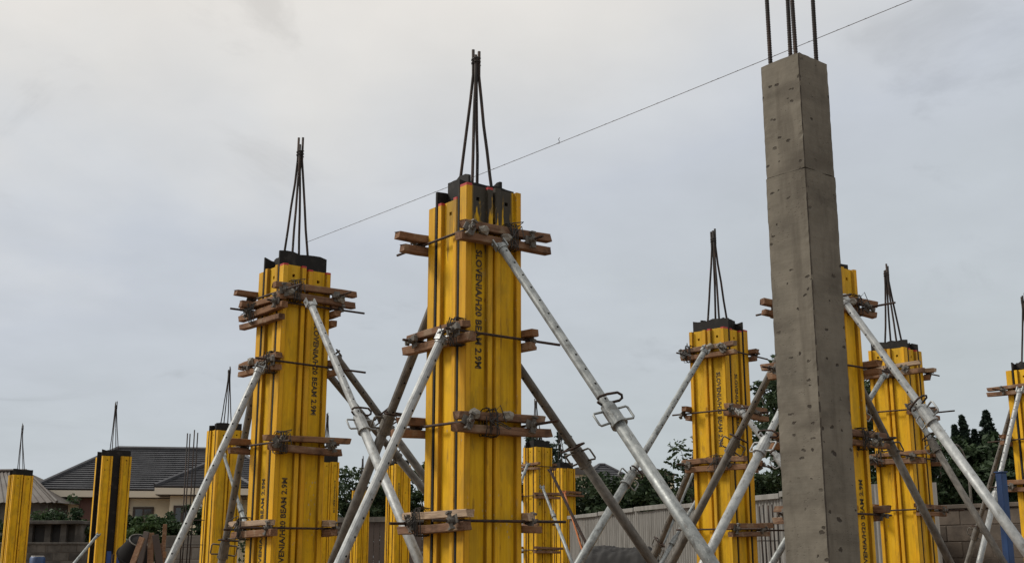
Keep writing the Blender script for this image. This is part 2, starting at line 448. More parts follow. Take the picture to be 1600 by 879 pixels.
# sawn battens: a few warped shapes
def batten_mesh(i, mat='sawn_timber', Lh=.352):
    r = random.Random(40 + i)
    mb = MB(); n = 6; h, d = r.uniform(.0235, .027), .028
    pr = [(-d, -h), (d, -h), (d, h), (-d, h)]
    ch = .004
    pr = [(-d + ch, -h), (d - ch, -h), (d, -h + ch), (d, h - ch), (d - ch, h), (-d + ch, h), (-d, h - ch), (-d, -h + ch)]
    vs = []; bow = r.uniform(-.006, .006)
    for k in range(n + 1):
        t = k / n * 2 - 1
        oz = bow * (1 - t * t) + r.uniform(-.0015, .0015); oy = r.uniform(-.0015, .0015)
        for a, b in pr:
            vs.append((t * Lh + (r.uniform(-.012, .012) if k in (0, n) else 0), a + oy, b * (1 + r.uniform(-.05, .05)) + oz))
    m8 = len(pr); fs = []
    for k in range(n):
        for q in range(m8): fs.append((k * m8 + q, k * m8 + (q + 1) % m8, (k + 1) * m8 + (q + 1) % m8, (k + 1) * m8 + q)[::-1])
    fs.append(tuple(range(m8))); fs.append(tuple(n * m8 + q for q in range(m8 - 1, -1, -1)))
    mb.add(vs, fs)
    return mb.mesh('batten', mat)
BAT = [batten_mesh(i) for i in range(6)]; BATP = batten_mesh(9, 'pale_timber')

def rod_mesh(l0, l1):
    mb = MB(); mb.tube([(0, l0, 0), (0, l1, 0)], .0085, 8)
    return mb.mesh('tie_rod', 'rusty_steel', smooth=False)
RODS = [rod_mesh(-.44, .50), rod_mesh(-.52, .42), rod_mesh(-.42, .56), rod_mesh(-.36, .52)]
def nut_mesh():
    mb = MB()
    mb.box(-.026, .026, 0, .008, -.042, .042)
    mb.tube([(0, .008, 0), (0, .034, 0)], .021, 8); mb.tube([(0, .034, 0), (0, .05, 0)], .016, 8)
    for s in (1, -1):
        mb.box(min(s * .014, s * .052), max(s * .014, s * .052), .016, .032, -.010, .012)
        mb.box(min(s * .040, s * .054), max(s * .040, s * .054), .012, .040, -.016, .018)
    return mb.mesh('wing_nut', 'dull_prop', bevel=.0015)
NUT = nut_mesh()
def binding_mesh(i):
    r = random.Random(i); mb = MB()
    for k in range(7):
        pts = []; x0 = r.uniform(-.035, .035); ph = r.uniform(0, 6.28)
        for q in range(11):
            t = q / 10 * 2 * math.pi + ph
            sx = .047 * max(-1, min(1, 1.35 * math.cos(t))); sz = .082 * max(-1, min(1, 1.35 * math.sin(t)))
            pts.append((x0 + .03 * (q / 10 - .5) + r.uniform(-.004, .004), sx + r.uniform(-.004, .004), sz + r.uniform(-.005, .005)))
        mb.tube(pts, .003, 5)
    for k in range(5):
        a = Vector((r.uniform(-.03, .03), -.05, r.uniform(-.05, .05)))
        mb.tube([a, a + Vector((r.uniform(-.05, .05), -.03, r.uniform(-.05, .06))), a + Vector((r.uniform(-.09, .09), -.05, r.uniform(-.09, .05)))], .0035, 5)
    return mb.mesh('binding_wire', 'dark_wire')
BIND = [binding_mesh(i) for i in range(3)]
def lump_mesh(i):
    r = random.Random(i + 90)
    bm = bmesh.new(); bmesh.ops.create_icosphere(bm, subdivisions=2, radius=.032)
    for q in bm.verts: q.co *= r.uniform(.72, 1.2); q.co.x *= 1.2
    me = bpy.data.meshes.new('cement_clump'); bm.to_mesh(me); bm.free(); me.materials.append(MATS['cement_lump']); return me
LUMP = [lump_mesh(i) for i in range(3)]

PLY = {}
def ply(wd, ht, i=0):
    k = (round(wd, 3), round(ht, 3), i)
    if k not in PLY:
        r = random.Random(i); mb = MB(); n = 7
        bot = [(-wd / 2, .003), (wd / 2, .003)]
        top_ = [(wd / 2 - wd * q / n, ht + (r.uniform(-.022, .004) if i else 0)) for q in range(n + 1)]
        poly = bot + top_
        m_ = len(poly)
        vs = [(x, -.009, z) for x, z in poly] + [(x, .009, z) for x, z in poly]
        fs = [tuple(range(m_)), tuple(range(2 * m_ - 1, m_ - 1, -1))] + [((q + 1) % m_, q, m_ + q, m_ + (q + 1) % m_) for q in range(m_)]
        mb.add(vs, fs); PLY[k] = mb.mesh('plywood_panel', 'film_plywood')
    return PLY[k]

# colour of a rebar bundle: bars that rise from the ground inside the form and are tied together at the tip
def rebar_set(name, base, rz, apex, half, label, group, rad=.010, ztie=None, spread=.014, n=6):
    e = empty(name, (base.x, base.y, 0), 0, label, 'rebar', group)
    k = 0
    for sx, sy in ((-1, -1), (1, -1), (1, 1), (-1, 1)):
        c, s = math.cos(rz), math.sin(rz)
        bx, by = (sx * half * c - sy * half * s), (sx * half * s + sy * half * c)
        tip = apex - Vector((base.x, base.y, 0)); dz = random.uniform(-.10, .03)
        tx, ty = tip.x + sx * spread * c - sy * spread * s, tip.y + sx * spread * s + sy * spread * c
        zt = 2.85
        mid = .80
        pts = [(bx, by, .002), (bx, by, zt - .2), (bx, by, zt)]
        for q in range(1, 7):
            t = q / 6
            u = min(1, t / mid) ** .92
            pts.append((bx + (tx - bx) * u + random.uniform(-.0025, .0025), by + (ty - by) * u + random.uniform(-.0025, .0025), zt + (tip.z + dz - zt) * t))
        mb = MB(); mb.tube(pts, rad, n)
        link('bar', mb.mesh('bar', 'rebar_steel', smooth=True), e)
    t = MB()
    zt = tip.z - (tip.z - 2.85) * .12
    ring = [(tip.x + .030 * math.cos(a), tip.y + .030 * math.sin(a), zt + .004 * a) for a in np.linspace(0, 12.6, 20)]
    t.tube(ring, .004, 5)
    link('binding_wire', t.mesh('binding_wire', 'dark_wire'), e)
    return e

COLS = {}
def formwork(key, px, py, beta, label, levels=(), texts=(), gapA=.0, stain=.15, red=0, plyh=(.10, .10), group='yellow column forms', rot90=False, low={}, wide=1.0, bare=None, fine=True, plyj=1):
    """px,py: photo pixel of the middle of the beams' tops; levels: (type, z); texts: (panel, beam index, up/down)"""
    P = atz(px, py, BH)
    rz = R(beta) + (R(-90) if rot90 else 0)
    e = empty('formwork_column', (P.x, P.y, 0), rz, label, 'column form', group)
    COLS[key] = (e, P, rz)
    e.scale = (wide, wide, 1)
    gh = gapA / 2
    o = .213 + gh
    # plywood sheets
    link('plywood_panel', ply(.426 + gapA, BH + plyh[0], plyj), e, (0, -.124, 0), (0, 0, 0))
    link('plywood_panel', ply(.426 + gapA, BH + plyh[0] - .02, plyj + 1), e, (0, .124, 0), (0, 0, math.pi))
    link('plywood_panel', ply(.228, BH + plyh[1], plyj + 2), e, (-.124, 0, 0), (0, 0, -math.pi / 2))
    link('plywood_panel', ply(.228, BH + plyh[1] - .01, plyj + 3), e, (.124, 0, 0), (0, 0, math.pi / 2))
    tx = {(t[0], t[1]): t[2] for t in texts}
    def beam(panel, i, x, y, a):
        r = random.uniform(-.018, .010) + low.get(panel, 0)
        b = link('beam', BEAM_R if (red and random.random() < red) else BEAM, e, (x, y, max(0, r) + .001), (0, 0, a))
        b.scale = (1.02 if panel in 'AC' else 1.07, 1, 1 + min(0, r) / BH)
        b['stain'] = float(stain * (.5 if panel == 'D' else 1) if panel in 'AD' else .1); b['stain_side'] = 1.0 if i == 0 else -1.0
        if (panel, i) in tx:
            dn = tx[(panel, i)] == 'down'
            if dn:   # runs downwards from near the top
                M = Matrix.Translation((.004 + random.uniform(-.012, .012), -.0155, BH - .41 - random.uniform(0, .04))) @ Matrix(((0, 1, 0), (0, 0, -1), (-1, 0, 0))).to_4x4()
            else:
                M = Matrix.Translation((random.uniform(-.012, .012), -.0155, .50 + random.uniform(-.03, .03))) @ Matrix(((0, -1, 0), (0, 0, -1), (1, 0, 0))).to_4x4()
            link('lettering', TXT, b, M=M)
        return b
    q = .111 + gh
    beam('A', 0, -q, -.174, 0); beam('A', 1, q, -.174, 0)
    beam('C', 0, q, .174, math.pi); beam('C', 1, -q, .174, math.pi)
    beam('D', 0, -.174, 0, -math.pi / 2); beam('B', 0, .174, 0, math.pi / 2)
    # timber clamps
    for li, lv in enumerate(levels):
        ty, z = lv[0], lv[1]; opt = lv[2] if len(lv) > 2 else ''
        base = 0 if ty == 'A' else -math.pi / 2      # local frame turned so that pairs lie on the -y and +y faces
        half = .426 / 2 if ty == 'D' else .213
        hx = o if ty == 'A' else .213
        hy = .213
        if ty == 'D': hy = o
        Rm = Matrix.Rotation(base, 4, 'Z')
        nb = 3 if 'triple' in opt else 2
        for side in (-1, 1):
            shift = .05 * (1 if (ty == 'A') == (side == -1) else -1)
            if ty == 'D': shift = -.05
            for kz in range(nb):
                zz = z + (kz - (nb - 1) / 2) * .079 + random.uniform(-.003, .003)
                tilt = random.uniform(-.03, .03)
                M = Rm @ Matrix.Translation((shift + random.uniform(-.03, .03), side * (hy + .030), zz)) @ Matrix.Rotation(tilt, 4, 'Y') @ Matrix.Rotation(math.pi if side > 0 else 0, 4, 'Z')
                bmsh = BATP if ('pale' in opt and kz == 1) else random.choice(BAT)
                bo = link('batten', bmsh, e, M=M)
                bo.scale = (random.uniform(.86, 1.08), 1, random.uniform(.85, 1.1))
        for sx in (-1, 1):
            zr = z + (.0395 if nb == 3 else 0) + random.uniform(-.003, .003)
            M = Rm @ Matrix.Translation((sx * (hx + .024), random.uniform(-.04, .04), zr)) @ Matrix.Rotation(random.uniform(-.02, .02), 4, 'X')
            rd = link('tie_rod', random.choice(RODS), e, M=M)
            if fine:
                for side in (-1, 1):
                    yy = side * (hy + .0605) - M.translation.y if base == 0 else side * (hy + .0605)
                    Mn = Matrix.Translation((0, yy, 0)) @ Matrix.Rotation(math.pi if side < 0 else 0, 4, 'Z') @ Matrix.Rotation(random.uniform(0, 3), 4, 'Y')
                    link('wing_nut', NUT, rd, M=Mn)
        if fine:
            for q_ in range(1):
                xx = random.choice((-1, 1)) * random.uniform(.05, .20)
                bo = link('binding_wire', random.choice(BIND), e, M=Rm @ Matrix.Translation((xx, -(hy + .033), z)))
            if 'lump' in opt:
                for q_ in range(2):
                    link('cement_clump', random.choice(LUMP), e, M=Rm @ Matrix.Translation((random.uniform(-.2, .28), -(hy + .06), z + random.uniform(-.03, .05))))
    if bare:
        pass
    return e

def zl(x, y, Y): return at(x, y, Y).z

# main columns ------------------------------------------------------------
formwork('M', 742, 305, 37.5, 'yellow column form nearest the middle, braced by the big right-hand steel prop',
         levels=[('A', zl(785, 366, 7.05), 'lump'), ('D', zl(695, 523, 7.08)), ('A', zl(780, 660, 7.05), 'lump'), ('D', zl(695, 813, 7.08), 'pale')],
         texts=[('A', 0, 'down')], stain=1.0, red=.3, plyh=(.04, .10), plyj=11, low={'D': -.06, 'C': -.07, 'B': -.03})
formwork('L', 461, 425, 39, 'yellow column form with thick triple timber clamp and red beam tips',
         levels=[('A', zl(485, 452, 9.0), 'lump'), ('D', zl(430, 482, 9.1), 'triple'), ('D', zl(410, 567, 9.1), 'lump'), ('A', zl(475, 690, 9.0)), ('D', zl(400, 824, 9.1), 'pale')],
         texts=[('A', 1, 'down'), ('A', 0, 'up'), ('D', 0, 'up')], stain=.12, red=.7, plyh=(.13, .12), plyj=21)
formwork('F11', 1122, 517, 46, 'yellow column form just left of the bare concrete column',
         levels=[('A', zl(1105, 546, 11.55), 'lump'), ('D', zl(1155, 640, 11.55), 'lump'), ('A', zl(1105, 724, 11.55)), ('D', zl(1155, 826, 11.55))],
         texts=[('A', 1, 'down'), ('B', 0, 'down')], stain=.2, red=.7, plyh=(.11, .12), rot90=True, plyj=31)
formwork('F12', 1279, 425, 38, 'yellow column form mostly hidden behind the bare concrete column',
         levels=[('A', zl(1310, 470, 9.05), 'lump'), ('D', zl(1260, 572, 9.2)), ('A', zl(1312, 682, 9.05), 'lump'), ('D', zl(1262, 802, 9.2))],
         texts=[('A', 1, 'up')], stain=.15, plyh=(.08, .1), plyj=41)
formwork('F13', 1398, 548, 46, 'yellow column form right of the bare concrete column, before the dark trees',
         levels=[('A', zl(1380, 577, 12.75), 'pale'), ('D', zl(1425, 641, 12.8), 'lump'), ('A', zl(1385, 714, 12.75)), ('D', zl(1430, 796, 12.8))],
         stain=.25, red=.7, plyh=(.10, .10), rot90=True, plyj=51)
formwork('F14', 1611, 577, 38, 'yellow column form cut off by the right edge, beside the blue post',
         levels=[('D', zl(1590, 607, 14.2)), ('A', zl(1620, 685, 14.2)), ('D', zl(1590, 758, 14.2))], stain=.15, plyh=(.10, .10), plyj=61)
formwork('F9', 840, 699, 38, 'small far yellow column form just right of the middle column, with thin clamps',
         levels=[('D', zl(830, 726, 23.8)), ('A', zl(852, 772, 23.8)), ('D', zl(830, 815, 23.8)), ('A', zl(852, 858, 23.8))], texts=[('A', 0, 'down')], stain=.1, plyh=(.15, .15), fine=False, plyj=71)
formwork('F10', 880, 732, 38, 'far yellow column form in front of the grey fence end', levels=[('A', zl(880, 770, 29.5))], stain=.1, plyh=(.16, .16), fine=False, plyj=81)
formwork('F7', 623, 726, 38, 'far yellow column form seen below the crossing steel props', stain=.1, plyh=(.12, .12), texts=[('A', 0, 'down')], fine=False)
formwork('F6', 564, 766, 38, 'smallest far yellow column form before the dark trees', stain=.1, plyh=(.12, .12), fine=False)
formwork('F5', 511, 722, 38, 'far yellow column form behind the right edge of the triple-clamped one', stain=.05, plyh=(.16, .16), texts=[('A', 1, 'down')], fine=False)
formwork('F3', 352, 673, 38, 'yellow column form behind the left bright steel prop', stain=.1, plyh=(.13, .13), fine=False, texts=[], plyj=2, wide=1.14)
formwork('F2', 178, 713, 38, 'yellow column form with a wide black plywood gap and blue foot, before the tiled house', gapA=.16, stain=.05, plyh=(.14, .14), fine=False, plyj=3, wide=1.1)
formwork('F1', 33, 742, 38, 'leftmost far yellow column form, beside the corrugated roof', stain=.05, plyh=(.16, .16), fine=False, plyj=4, wide=1.2)

G = 'rebar rising from the column forms'
def rb(key, tx, ty, label, half=.085, rad=.0105, dY=0):
    e, P, rz = COLS[key]
    rebar_set('rebar_bundle', Vector((P.x, P.y, 0)), rz, at(tx, ty, P.y + dY), half, label, G, rad=rad)
rb('M', 744, 74, 'tall dark rebar tied to a point above the middle form')
rb('L', 470, 220, 'dark rebar tied to a point above the triple-clamped form')
rb('F11', 1114, 360, 'dark rebar bundle above the form left of the concrete column')
rb('F13', 1384, 416, 'dark rebar bundle above the form right of the concrete column', half=.08)
rb('F14', 1598, 459, 'dark rebar at the right edge of the picture')
rb('F9', 837, 622, 'thin far rebar above the small form right of the middle column')
rb('F10', 874, 664, 'thin far rebar above the form at the fence end')
rb('F6', 567, 712, 'thin rebar spike above the smallest far form')
rb('F5', 512, 645, 'thin rebar beside the right edge of the triple-clamped form')
rb('F3', 359, 570, 'rebar bundle behind the left bright steel prop')
rb('F2', 182, 626, 'rebar bundle above the form with the black plywood gap')
rb('F1', 36, 661, 'rebar bundle above the leftmost form')
rb('F12', 1283, 300, 'rebar of the form hidden behind the concrete column')

# blue film foot on the form with the black gap
e, P, rz = COLS['F2']
mb = MB(); mb.box(-.045, .045, -.140, -.1335, .004, .86)
o = link('blue_strip', mb.mesh('blue_strip', 'blue_film'), e); 
mb = MB(); mb.box(-.085, .095, -.018, -.0145, .004, .84)
for b in list(e.children):
    if b.name.startswith('beam') and b.location.x > .1 and b.location.y < -.1:
        link('blue_strip', MB().box(-.058, .058, -.019, -.0142, .004, .86).mesh('blue_strip', 'blue_film'), b)

# ------------------------------------------------------------------ bare concrete column
CB = Vector((1.322, 5.17, 0)); CROT = R(39.5)
top_z = at(1247, 84, 5.03).z
ce = empty('concrete_column', CB, CROT, 'bare grey concrete column with four bars out of its top', 'column')
def lift(z0, z1, h, i, name):
    bm = bmesh.new()
    nz_ = max(2, int((z1 - z0) / .022)); nx = 10
    r = np.random.default_rng(i)
    ch = .0055
    ring = []
    for s in range(4):
        a = s * math.pi / 2; ca, sa = math.cos(a), math.sin(a)
        for k in range(nx):
            u = -h + ch + (2 * h - 2 * ch) * k / (nx - 1)
            ring.append((ca * u + sa * h, sa * u - ca * h, ca * 0 + sa, -ca))
    prev = None; rows = []
    wob = r.normal(0, 1, (nz_ + 1, len(ring)))
    for _ in range(2): wob = (wob + np.roll(wob, 1, 0) + np.roll(wob, 1, 1) + np.roll(wob, -1, 1)) / 4
    for j in range(nz_ + 1):
        z = z0 + (z1 - z0) * j / nz_
        row = []
        for q, (x, y, nx_, ny_) in enumerate(ring):
            edge = (q % nx in (0, nx - 1))
            d = wob[j, q] * .0012 - (abs(r.normal(0, .0014)) if edge else 0)
            zz = z + (r.uniform(-.0022, .0022) if j in (0, nz_) and name != 'x' else 0)
            row.append(bm.verts.new((x + nx_ * d, y + ny_ * d, zz)))
        rows.append(row)
    m_ = len(ring)
    for j in range(nz_):
        for q in range(m_):
            fc = bm.faces.new((rows[j][q], rows[j][(q + 1) % m_], rows[j + 1][(q + 1) % m_], rows[j + 1][q]))
            if q % nx == nx - 1 and (r.random() < .88): fc.material_index = 1
    bm.faces.new(rows[-1]); bm.faces.new(rows[0][::-1])
    me = bpy.data.meshes.new(name); bm.to_mesh(me); bm.free(); me.materials.append(MATS['concrete']); me.materials.append(MATS['grout_seam'])
    return link(name, me, ce)
zj = at(1252, 264, 5.03).z
HC = .1115
lift(.003, zj, HC + .0015, 3, 'lower_lift')
lift(zj + .0045, top_z, HC - .001, 4, 'upper_lift')
link('joint', MB().box(-HC + .012, HC - .012, -HC + .012, HC - .012, zj - .02, zj + .03).mesh('joint', 'concrete'), ce)
# ribbed bars
def ribbed(x, y, z0, z1, rad, dx, dy, par):
    pts = []; rs = []
    z = z0
    n_ = int((z1 - z0) / .012)
    for k in range(n_ + 1):
        t = k / n_
        for off, rr in ((0, rad), (.25, rad * 1.16), (.5, rad * 1.16), (.75, rad)):
            tt = (k + off) / (n_ + 1)
            pts.append((x + dx * tt, y + dy * tt, z0 + (z1 - z0) * tt)); rs.append(rr)
    mb = MB(); mb.tube(pts, rs, 8)
    link('bar', mb.mesh('bar', 'rebar_steel', smooth=True), par)
for bx, by, dx, dy in ((-.078, -.072, .0, .01), (.074, -.074, .01, 0), (.078, .074, 0, -.01), (-.072, .078, -.005, 0)):
    ribbed(bx, by, top_z - .05, top_z + 1.1, .0092, dx, dy, ce)

# ------------------------------------------------------------------ telescopic steel props
def tube_holes(l, r, holes, n=14):
    """tube along +z, hole rows facing +x and -x"""
    mb = MB()
    zs = [0.0]; hz = set()
    hs = .012
    for h in holes:
        if h - hs / 2 > zs[-1] + .002 and h + hs / 2 < l:
            zs.append(h - hs / 2); hz.add(len(zs) - 1); zs.append(h + hs / 2)
    zs.append(l)
    vs = []
    for z in zs:
        for k in range(n):
            a = 2 * math.pi * (k - .5) / n
            vs.append((r * math.cos(a), r * math.sin(a), z))
    fs = []
    for i in range(len(zs) - 1):
        for k in range(n):
            if i in hz and k in (0, n // 2): continue
            fs.append((i * n + k, i * n + (k + 1) % n, (i + 1) * n + (k + 1) % n, (i + 1) * n + k))
    fs.append(tuple(range(n - 1, -1, -1))); fs.append(tuple((len(zs) - 1) * n + k for k in range(n)))
    return mb.add(vs, fs)
def prop(tp, lp, cy, label, mat='galvanised', ro=.034, ri=.0275, handles=True, group='steel props bracing the forms', mat_in=None, top_ext=0.0):
    ro *= .93; ri *= .93
    T = at(*tp); B_ = at(*lp)
    d = (B_ - T).normalized()
    T = T - d * top_ext
    t_end = (.045 - T.z) / d.z
    base = T + d * t_end
    Lt = t_end
    best = min(np.linspace(.05, .95, 400), key=lambda t: abs(pix(T + d * (t * Lt))[1] - cy)) if cy else .93
    lc = best * Lt           # length of inner tube showing, from the top
    e = empty('steel_prop', (base.x, base.y, 0), 0, label, 'prop', group)
    # frame: z axis up along the prop from the base, x axis towards the camera
    zax = -d
    tocam = (Vector((0, 0, CAMZ)) - (T + base) / 2); xax = (tocam - zax * tocam.dot(zax)).normalized()
    xax = (Matrix.Rotation(random.uniform(-.9, .9), 3, zax) @ xax).normalized()
    yax = zax.cross(xax)
    M = Matrix((xax, yax, zax)).transposed().to_4x4()
    M.translation = base - Vector((base.x, base.y, 0))
    lo = Lt - lc
    link('outer_tube', MB().tube([(0, 0, 0), (0, 0, lo)], ro, 14).mesh('outer_tube', mat, smooth=True), e, M=M)
    hl = [.06 + .115 * k for k in range(int((lc + .1) / .115))]
    Mi = M @ Matrix.Translation((0, 0, lo - .1))
    link('inner_tube', tube_holes(lc + .1, ri, [q + .1 for q in hl]).mesh('inner_tube', mat_in or mat), e, M=Mi)
    # screw collar with handles
    mb = MB(); mb.tube([(0, 0, lo - .10), (0, 0, lo + .012)], ro + .009, 14); mb.tube([(0, 0, lo + .0121), (0, 0, lo + .03)], ro + .004, 14)
    mb.tube([(0, 0, lo - .115), (0, 0, lo - .1001)], ro + .014, 14)
    co = link('collar', mb.mesh('collar', mat), e, M=M)
    if handles:
        for s in (1, -1):
            y0 = s * (ro + .006); y1 = s * (ro + .072)
            mb = MB(); mb.tube([(0, y0, lo - .085), (0, y1 * .93, lo - .09), (0, y1, lo - .08), (0, y1, lo - .012), (0, y1 * .93, lo - .002), (0, y0, lo - .004)], .0065, 6)
            link('handle', mb.mesh('handle', mat, smooth=True), co)
        # G-hook pin through the inner tube
        mb = MB(); z = lo + .045; y2 = ri + .06
        mb.tube([(.03, -ri - .03, z), (.0, -ri, z), (0, y2, z), (.012, y2 + .016, z + .004), (.03, y2 + .012, z + .01), (.055, y2 - .02, z + .014), (.062, .0, z + .014), (.058, -ri - .02, z + .012), (.045, -ri - .034, z + .006)], .0075, 6)
        link('locking_pin', mb.mesh('locking_pin', 'rusty_steel', smooth=True), e, M=M)
    # head fork and base plate
    mb = MB(); mb.tube([(0, 0, Lt - .012), (0, 0, Lt + .02)], ri + .006, 12); mb.box(-.022, .022, -.040, -.032, Lt, Lt + .07); mb.box(-.022, .022, .032, .040, Lt, Lt + .07)
    mb.tube([(0, -.052, Lt + .045), (0, .052, Lt + .045)], .008, 8)
    link('head_fork', mb.mesh('head_fork', mat), e, M=M)
    mb = MB(); mb.box(-.08, .08, -.08, .08, .003, .012); mb.box(-.03, .03, -.045, -.037, .0121, .08); mb.box(-.03, .03, .037, .045, .0121, .08)
    link('base_plate', mb.mesh('base_plate', mat), e)
    return e

prop((785, 388, 6.98), (1112, 879, 5.85), 640, 'thick bright prop from the middle form down to the right, with handled collar', ro=.037, ri=.029)
prop((688, 534, 7.02), (530, 879, 6.65), None, 'bright perforated prop from the middle form down to the left', mat='galvanised_bright', ro=.034, ri=.031)
prop((708, 395, 7.62), (519, 879, 8.72), 652, 'dark prop behind the bright one, left of the middle form', mat='dull_prop', ro=.037, ri=.033)
prop((487, 478, 8.90), (656, 879, 7.72), 655, 'bright prop from the triple-clamped form down to the right, curved hook at its collar', mat='galvanised_bright', ro=.036, ri=.030)
prop((528, 560, 9.62), (762, 879, 10.5), 655, 'upper of two dull props running behind the middle form', mat='dull_prop', ro=.036, ri=.031)
prop((500, 568, 9.75), (758, 879, 10.9), 700, 'lower of two dull props running behind the middle form', mat='dull_prop', mat_in='dull_prop', ro=.036, ri=.031)
prop((404, 580, 9.02), (264, 879, 8.62), None, 'bright perforated prop from the triple-clamped form down to the left', mat='galvanised_bright', ro=.034, ri=.031)
prop((781, 530, 7.62), (1020, 879, 8.35), 705, 'dull brown prop from behind the middle form down to the right', mat='dull_prop', ro=.037, ri=.031)
prop((1100, 550, 11.45), (904, 879, 10.3), 742, 'slim prop from the form left of the concrete column, running down left', ro=.040, ri=.030)
prop((1262, 470, 9.66), (1050, 879, 10.8), 690, 'dull prop crossing in front of the form left of the concrete column', mat='dull_prop', ro=.036, ri=.031)
prop((1253, 577, 9.05), (1100, 879, 8.4), 690, 'bright prop emerging from behind the concrete column towards lower left', mat='galvanised_bright', ro=.037, ri=.030)
prop((1160, 645, 11.4), (1347, 879, 10.55), 715, 'short bright stretch of prop running down behind the concrete column', mat='galvanised_bright', ro=.036, ri=.030)
prop((1322, 474, 8.95), (1617, 879, 7.85), 640, 'long bright prop from behind the concrete column down to the right edge', mat='galvanised_bright', ro=.038, ri=.030)
prop((1424, 636, 12.5), (1569, 879, 11.9), 690, 'thin dull prop just under the long bright right-hand prop', mat='dull_prop', mat_in='galvanised', ro=.036, ri=.030)
prop((1335, 585, 9.62), (1485, 879, 10.35), 690, 'dull prop across the form right of the concrete column', mat='dull_prop', ro=.036, ri=.031)
prop((1380, 588, 12.55), (1207, 879, 11.3), 640, 'short bright prop at the upper left of the form right of the concrete column', ro=.036, ri=.030)
prop((1593, 612, 13.9), (1530, 879, 13.4), 772, 'steep bright prop beside the blue post at the right edge', mat='galvanised_bright', ro=.036, ri=.030)
prop((1592, 600, 14.75), (1511, 879, 15.6), 828, 'steep brown prop behind the bright one at the right edge', mat='dull_prop', ro=.036, ri=.031)
prop((418, 490, 9.62), (346, 879, 10.25), 850, 'dark steep prop between the triple-clamped form and the form behind it', mat='dull_prop', ro=.036, ri=.032)
prop((350, 712, 20.6), (402, 879, 19.6), 790, 'small far bright prop between two yellow forms', ro=.038, ri=.030, handles=False)
prop((1112, 650, 12.0), (1018, 879, 13.0), 850, 'brown prop left of the form beside the concrete column', mat='dull_prop', ro=.040, ri=.034)
prop((1094, 712, 17.5), (1022, 879, 17.0), 800, 'thin far pale prop before the grey fence, upper one', ro=.034, ri=.026, handles=False)
prop((1100, 760, 17.5), (1033, 879, 17.0), 840, 'thin far pale prop before the grey fence, lower one', ro=.034, ri=.026, handles=False)
prop((860, 735, 23.6), (931, 879, 22.6), None, 'far dark prop from the small forms towards the grey fence', mat='rusty_steel', ro=.036, ri=.030, handles=False)
prop((848, 762, 23.4), (894, 879, 22.4), 800, 'far bright prop in front of the small yellow form', ro=.036, ri=.030, handles=False)
prop((882, 770, 29.0), (916, 879, 28.0), None, 'thin orange far prop in front of the form at the fence end', mat='orange_paint', ro=.028, ri=.022, handles=False)
prop((824, 726, 23.5), (796, 800, 23.0), None, 'far bright prop stub left of the small yellow form', ro=.036, ri=.030, handles=False)
prop((152, 836, 26.0), (116, 879, 25.4), None, 'far pale prop leaning on the form with the black gap', ro=.036, ri=.034, handles=False)

# ------------------------------------------------------------------ setting-out string between the rebar
a = at(480, 378, 9.36); b = at(1425, 0, 5.35)
d = b - a
mb = MB()
pts = [a + d * t - Vector((0, 0, .012 * math.sin(math.pi * min(1, t)))) for t in np.linspace(0, 1.6, 40)]
mb.tube(pts, .0018, 5)
kp = a + d * .5
for t in np.linspace(0, 1, 60):
    if abs(pix(a + d * t)[0] - 863) < 12: kp = a + d * t
for t in np.linspace(.03, 1.0, 46):
    q = a + d * (t + random.uniform(-.008, .008)) - Vector((0, 0, .012 * math.sin(math.pi * t)))
    mb.tube([q + Vector((-.004, 0, random.uniform(-.004, 0))), q + Vector((.002, 0, .002)), q + Vector((.006, 0, random.uniform(0, .005)))], .0021, 4)
mb.tube([kp + Vector((0, 0, -.018)), kp + Vector((.004, 0, 0)), kp + Vector((-.002, 0, .012)), kp + Vector((.006, 0, .024))], .0022, 5)
tag(link('setting_out_string', mb.mesh('setting_out_string', 'string')), 'thin dark string line rising across the sky to the upper right', 'string')

# ------------------------------------------------------------------ bare starter bars
def starters(pxs, ytop, Y, label):
    c = at(sum(pxs) / len(pxs), 870, Y)
    e = empty('starter_bars', (c.x, c.y, 0), 0, label, 'rebar', 'bare starter bars')
    for i, px in enumerate(pxs):
        q = at(px, ytop + random.uniform(-4, 6), Y + (.12 if i % 2 else -.12))
        x0 = q.x - c.x + random.uniform(-.02, .02); y0 = q.y - c.y
        mb = MB(); mb.tube([(x0, y0, .002), ((x0 + q.x - c.x) / 2 + .01, y0, q.z / 2), (q.x - c.x, y0, q.z)], .0115, 6)
        link('bar', mb.mesh('bar', 'rebar_steel', smooth=True), e)
    for z in (.5, .9, 1.3, 1.7):
        if z > q.z - .3: break
        mb = MB(); hw = .13
        mb.tube([(-hw, -.14, z), (hw, -.14, z), (hw, .14, z), (-hw, .14, z), (-hw, -.14, z)], .005, 5)
        link('stirrup', mb.mesh('stirrup', 'rebar_steel'), e)
    return e
starters([293, 297, 304, 309], 674, 20.0, 'four upright rusty bars standing before the tiled house')
starters([1186, 1192, 1200, 1206, 1214], 790, 16.5, 'bent upright bars before the grey fence, left of the concrete column')

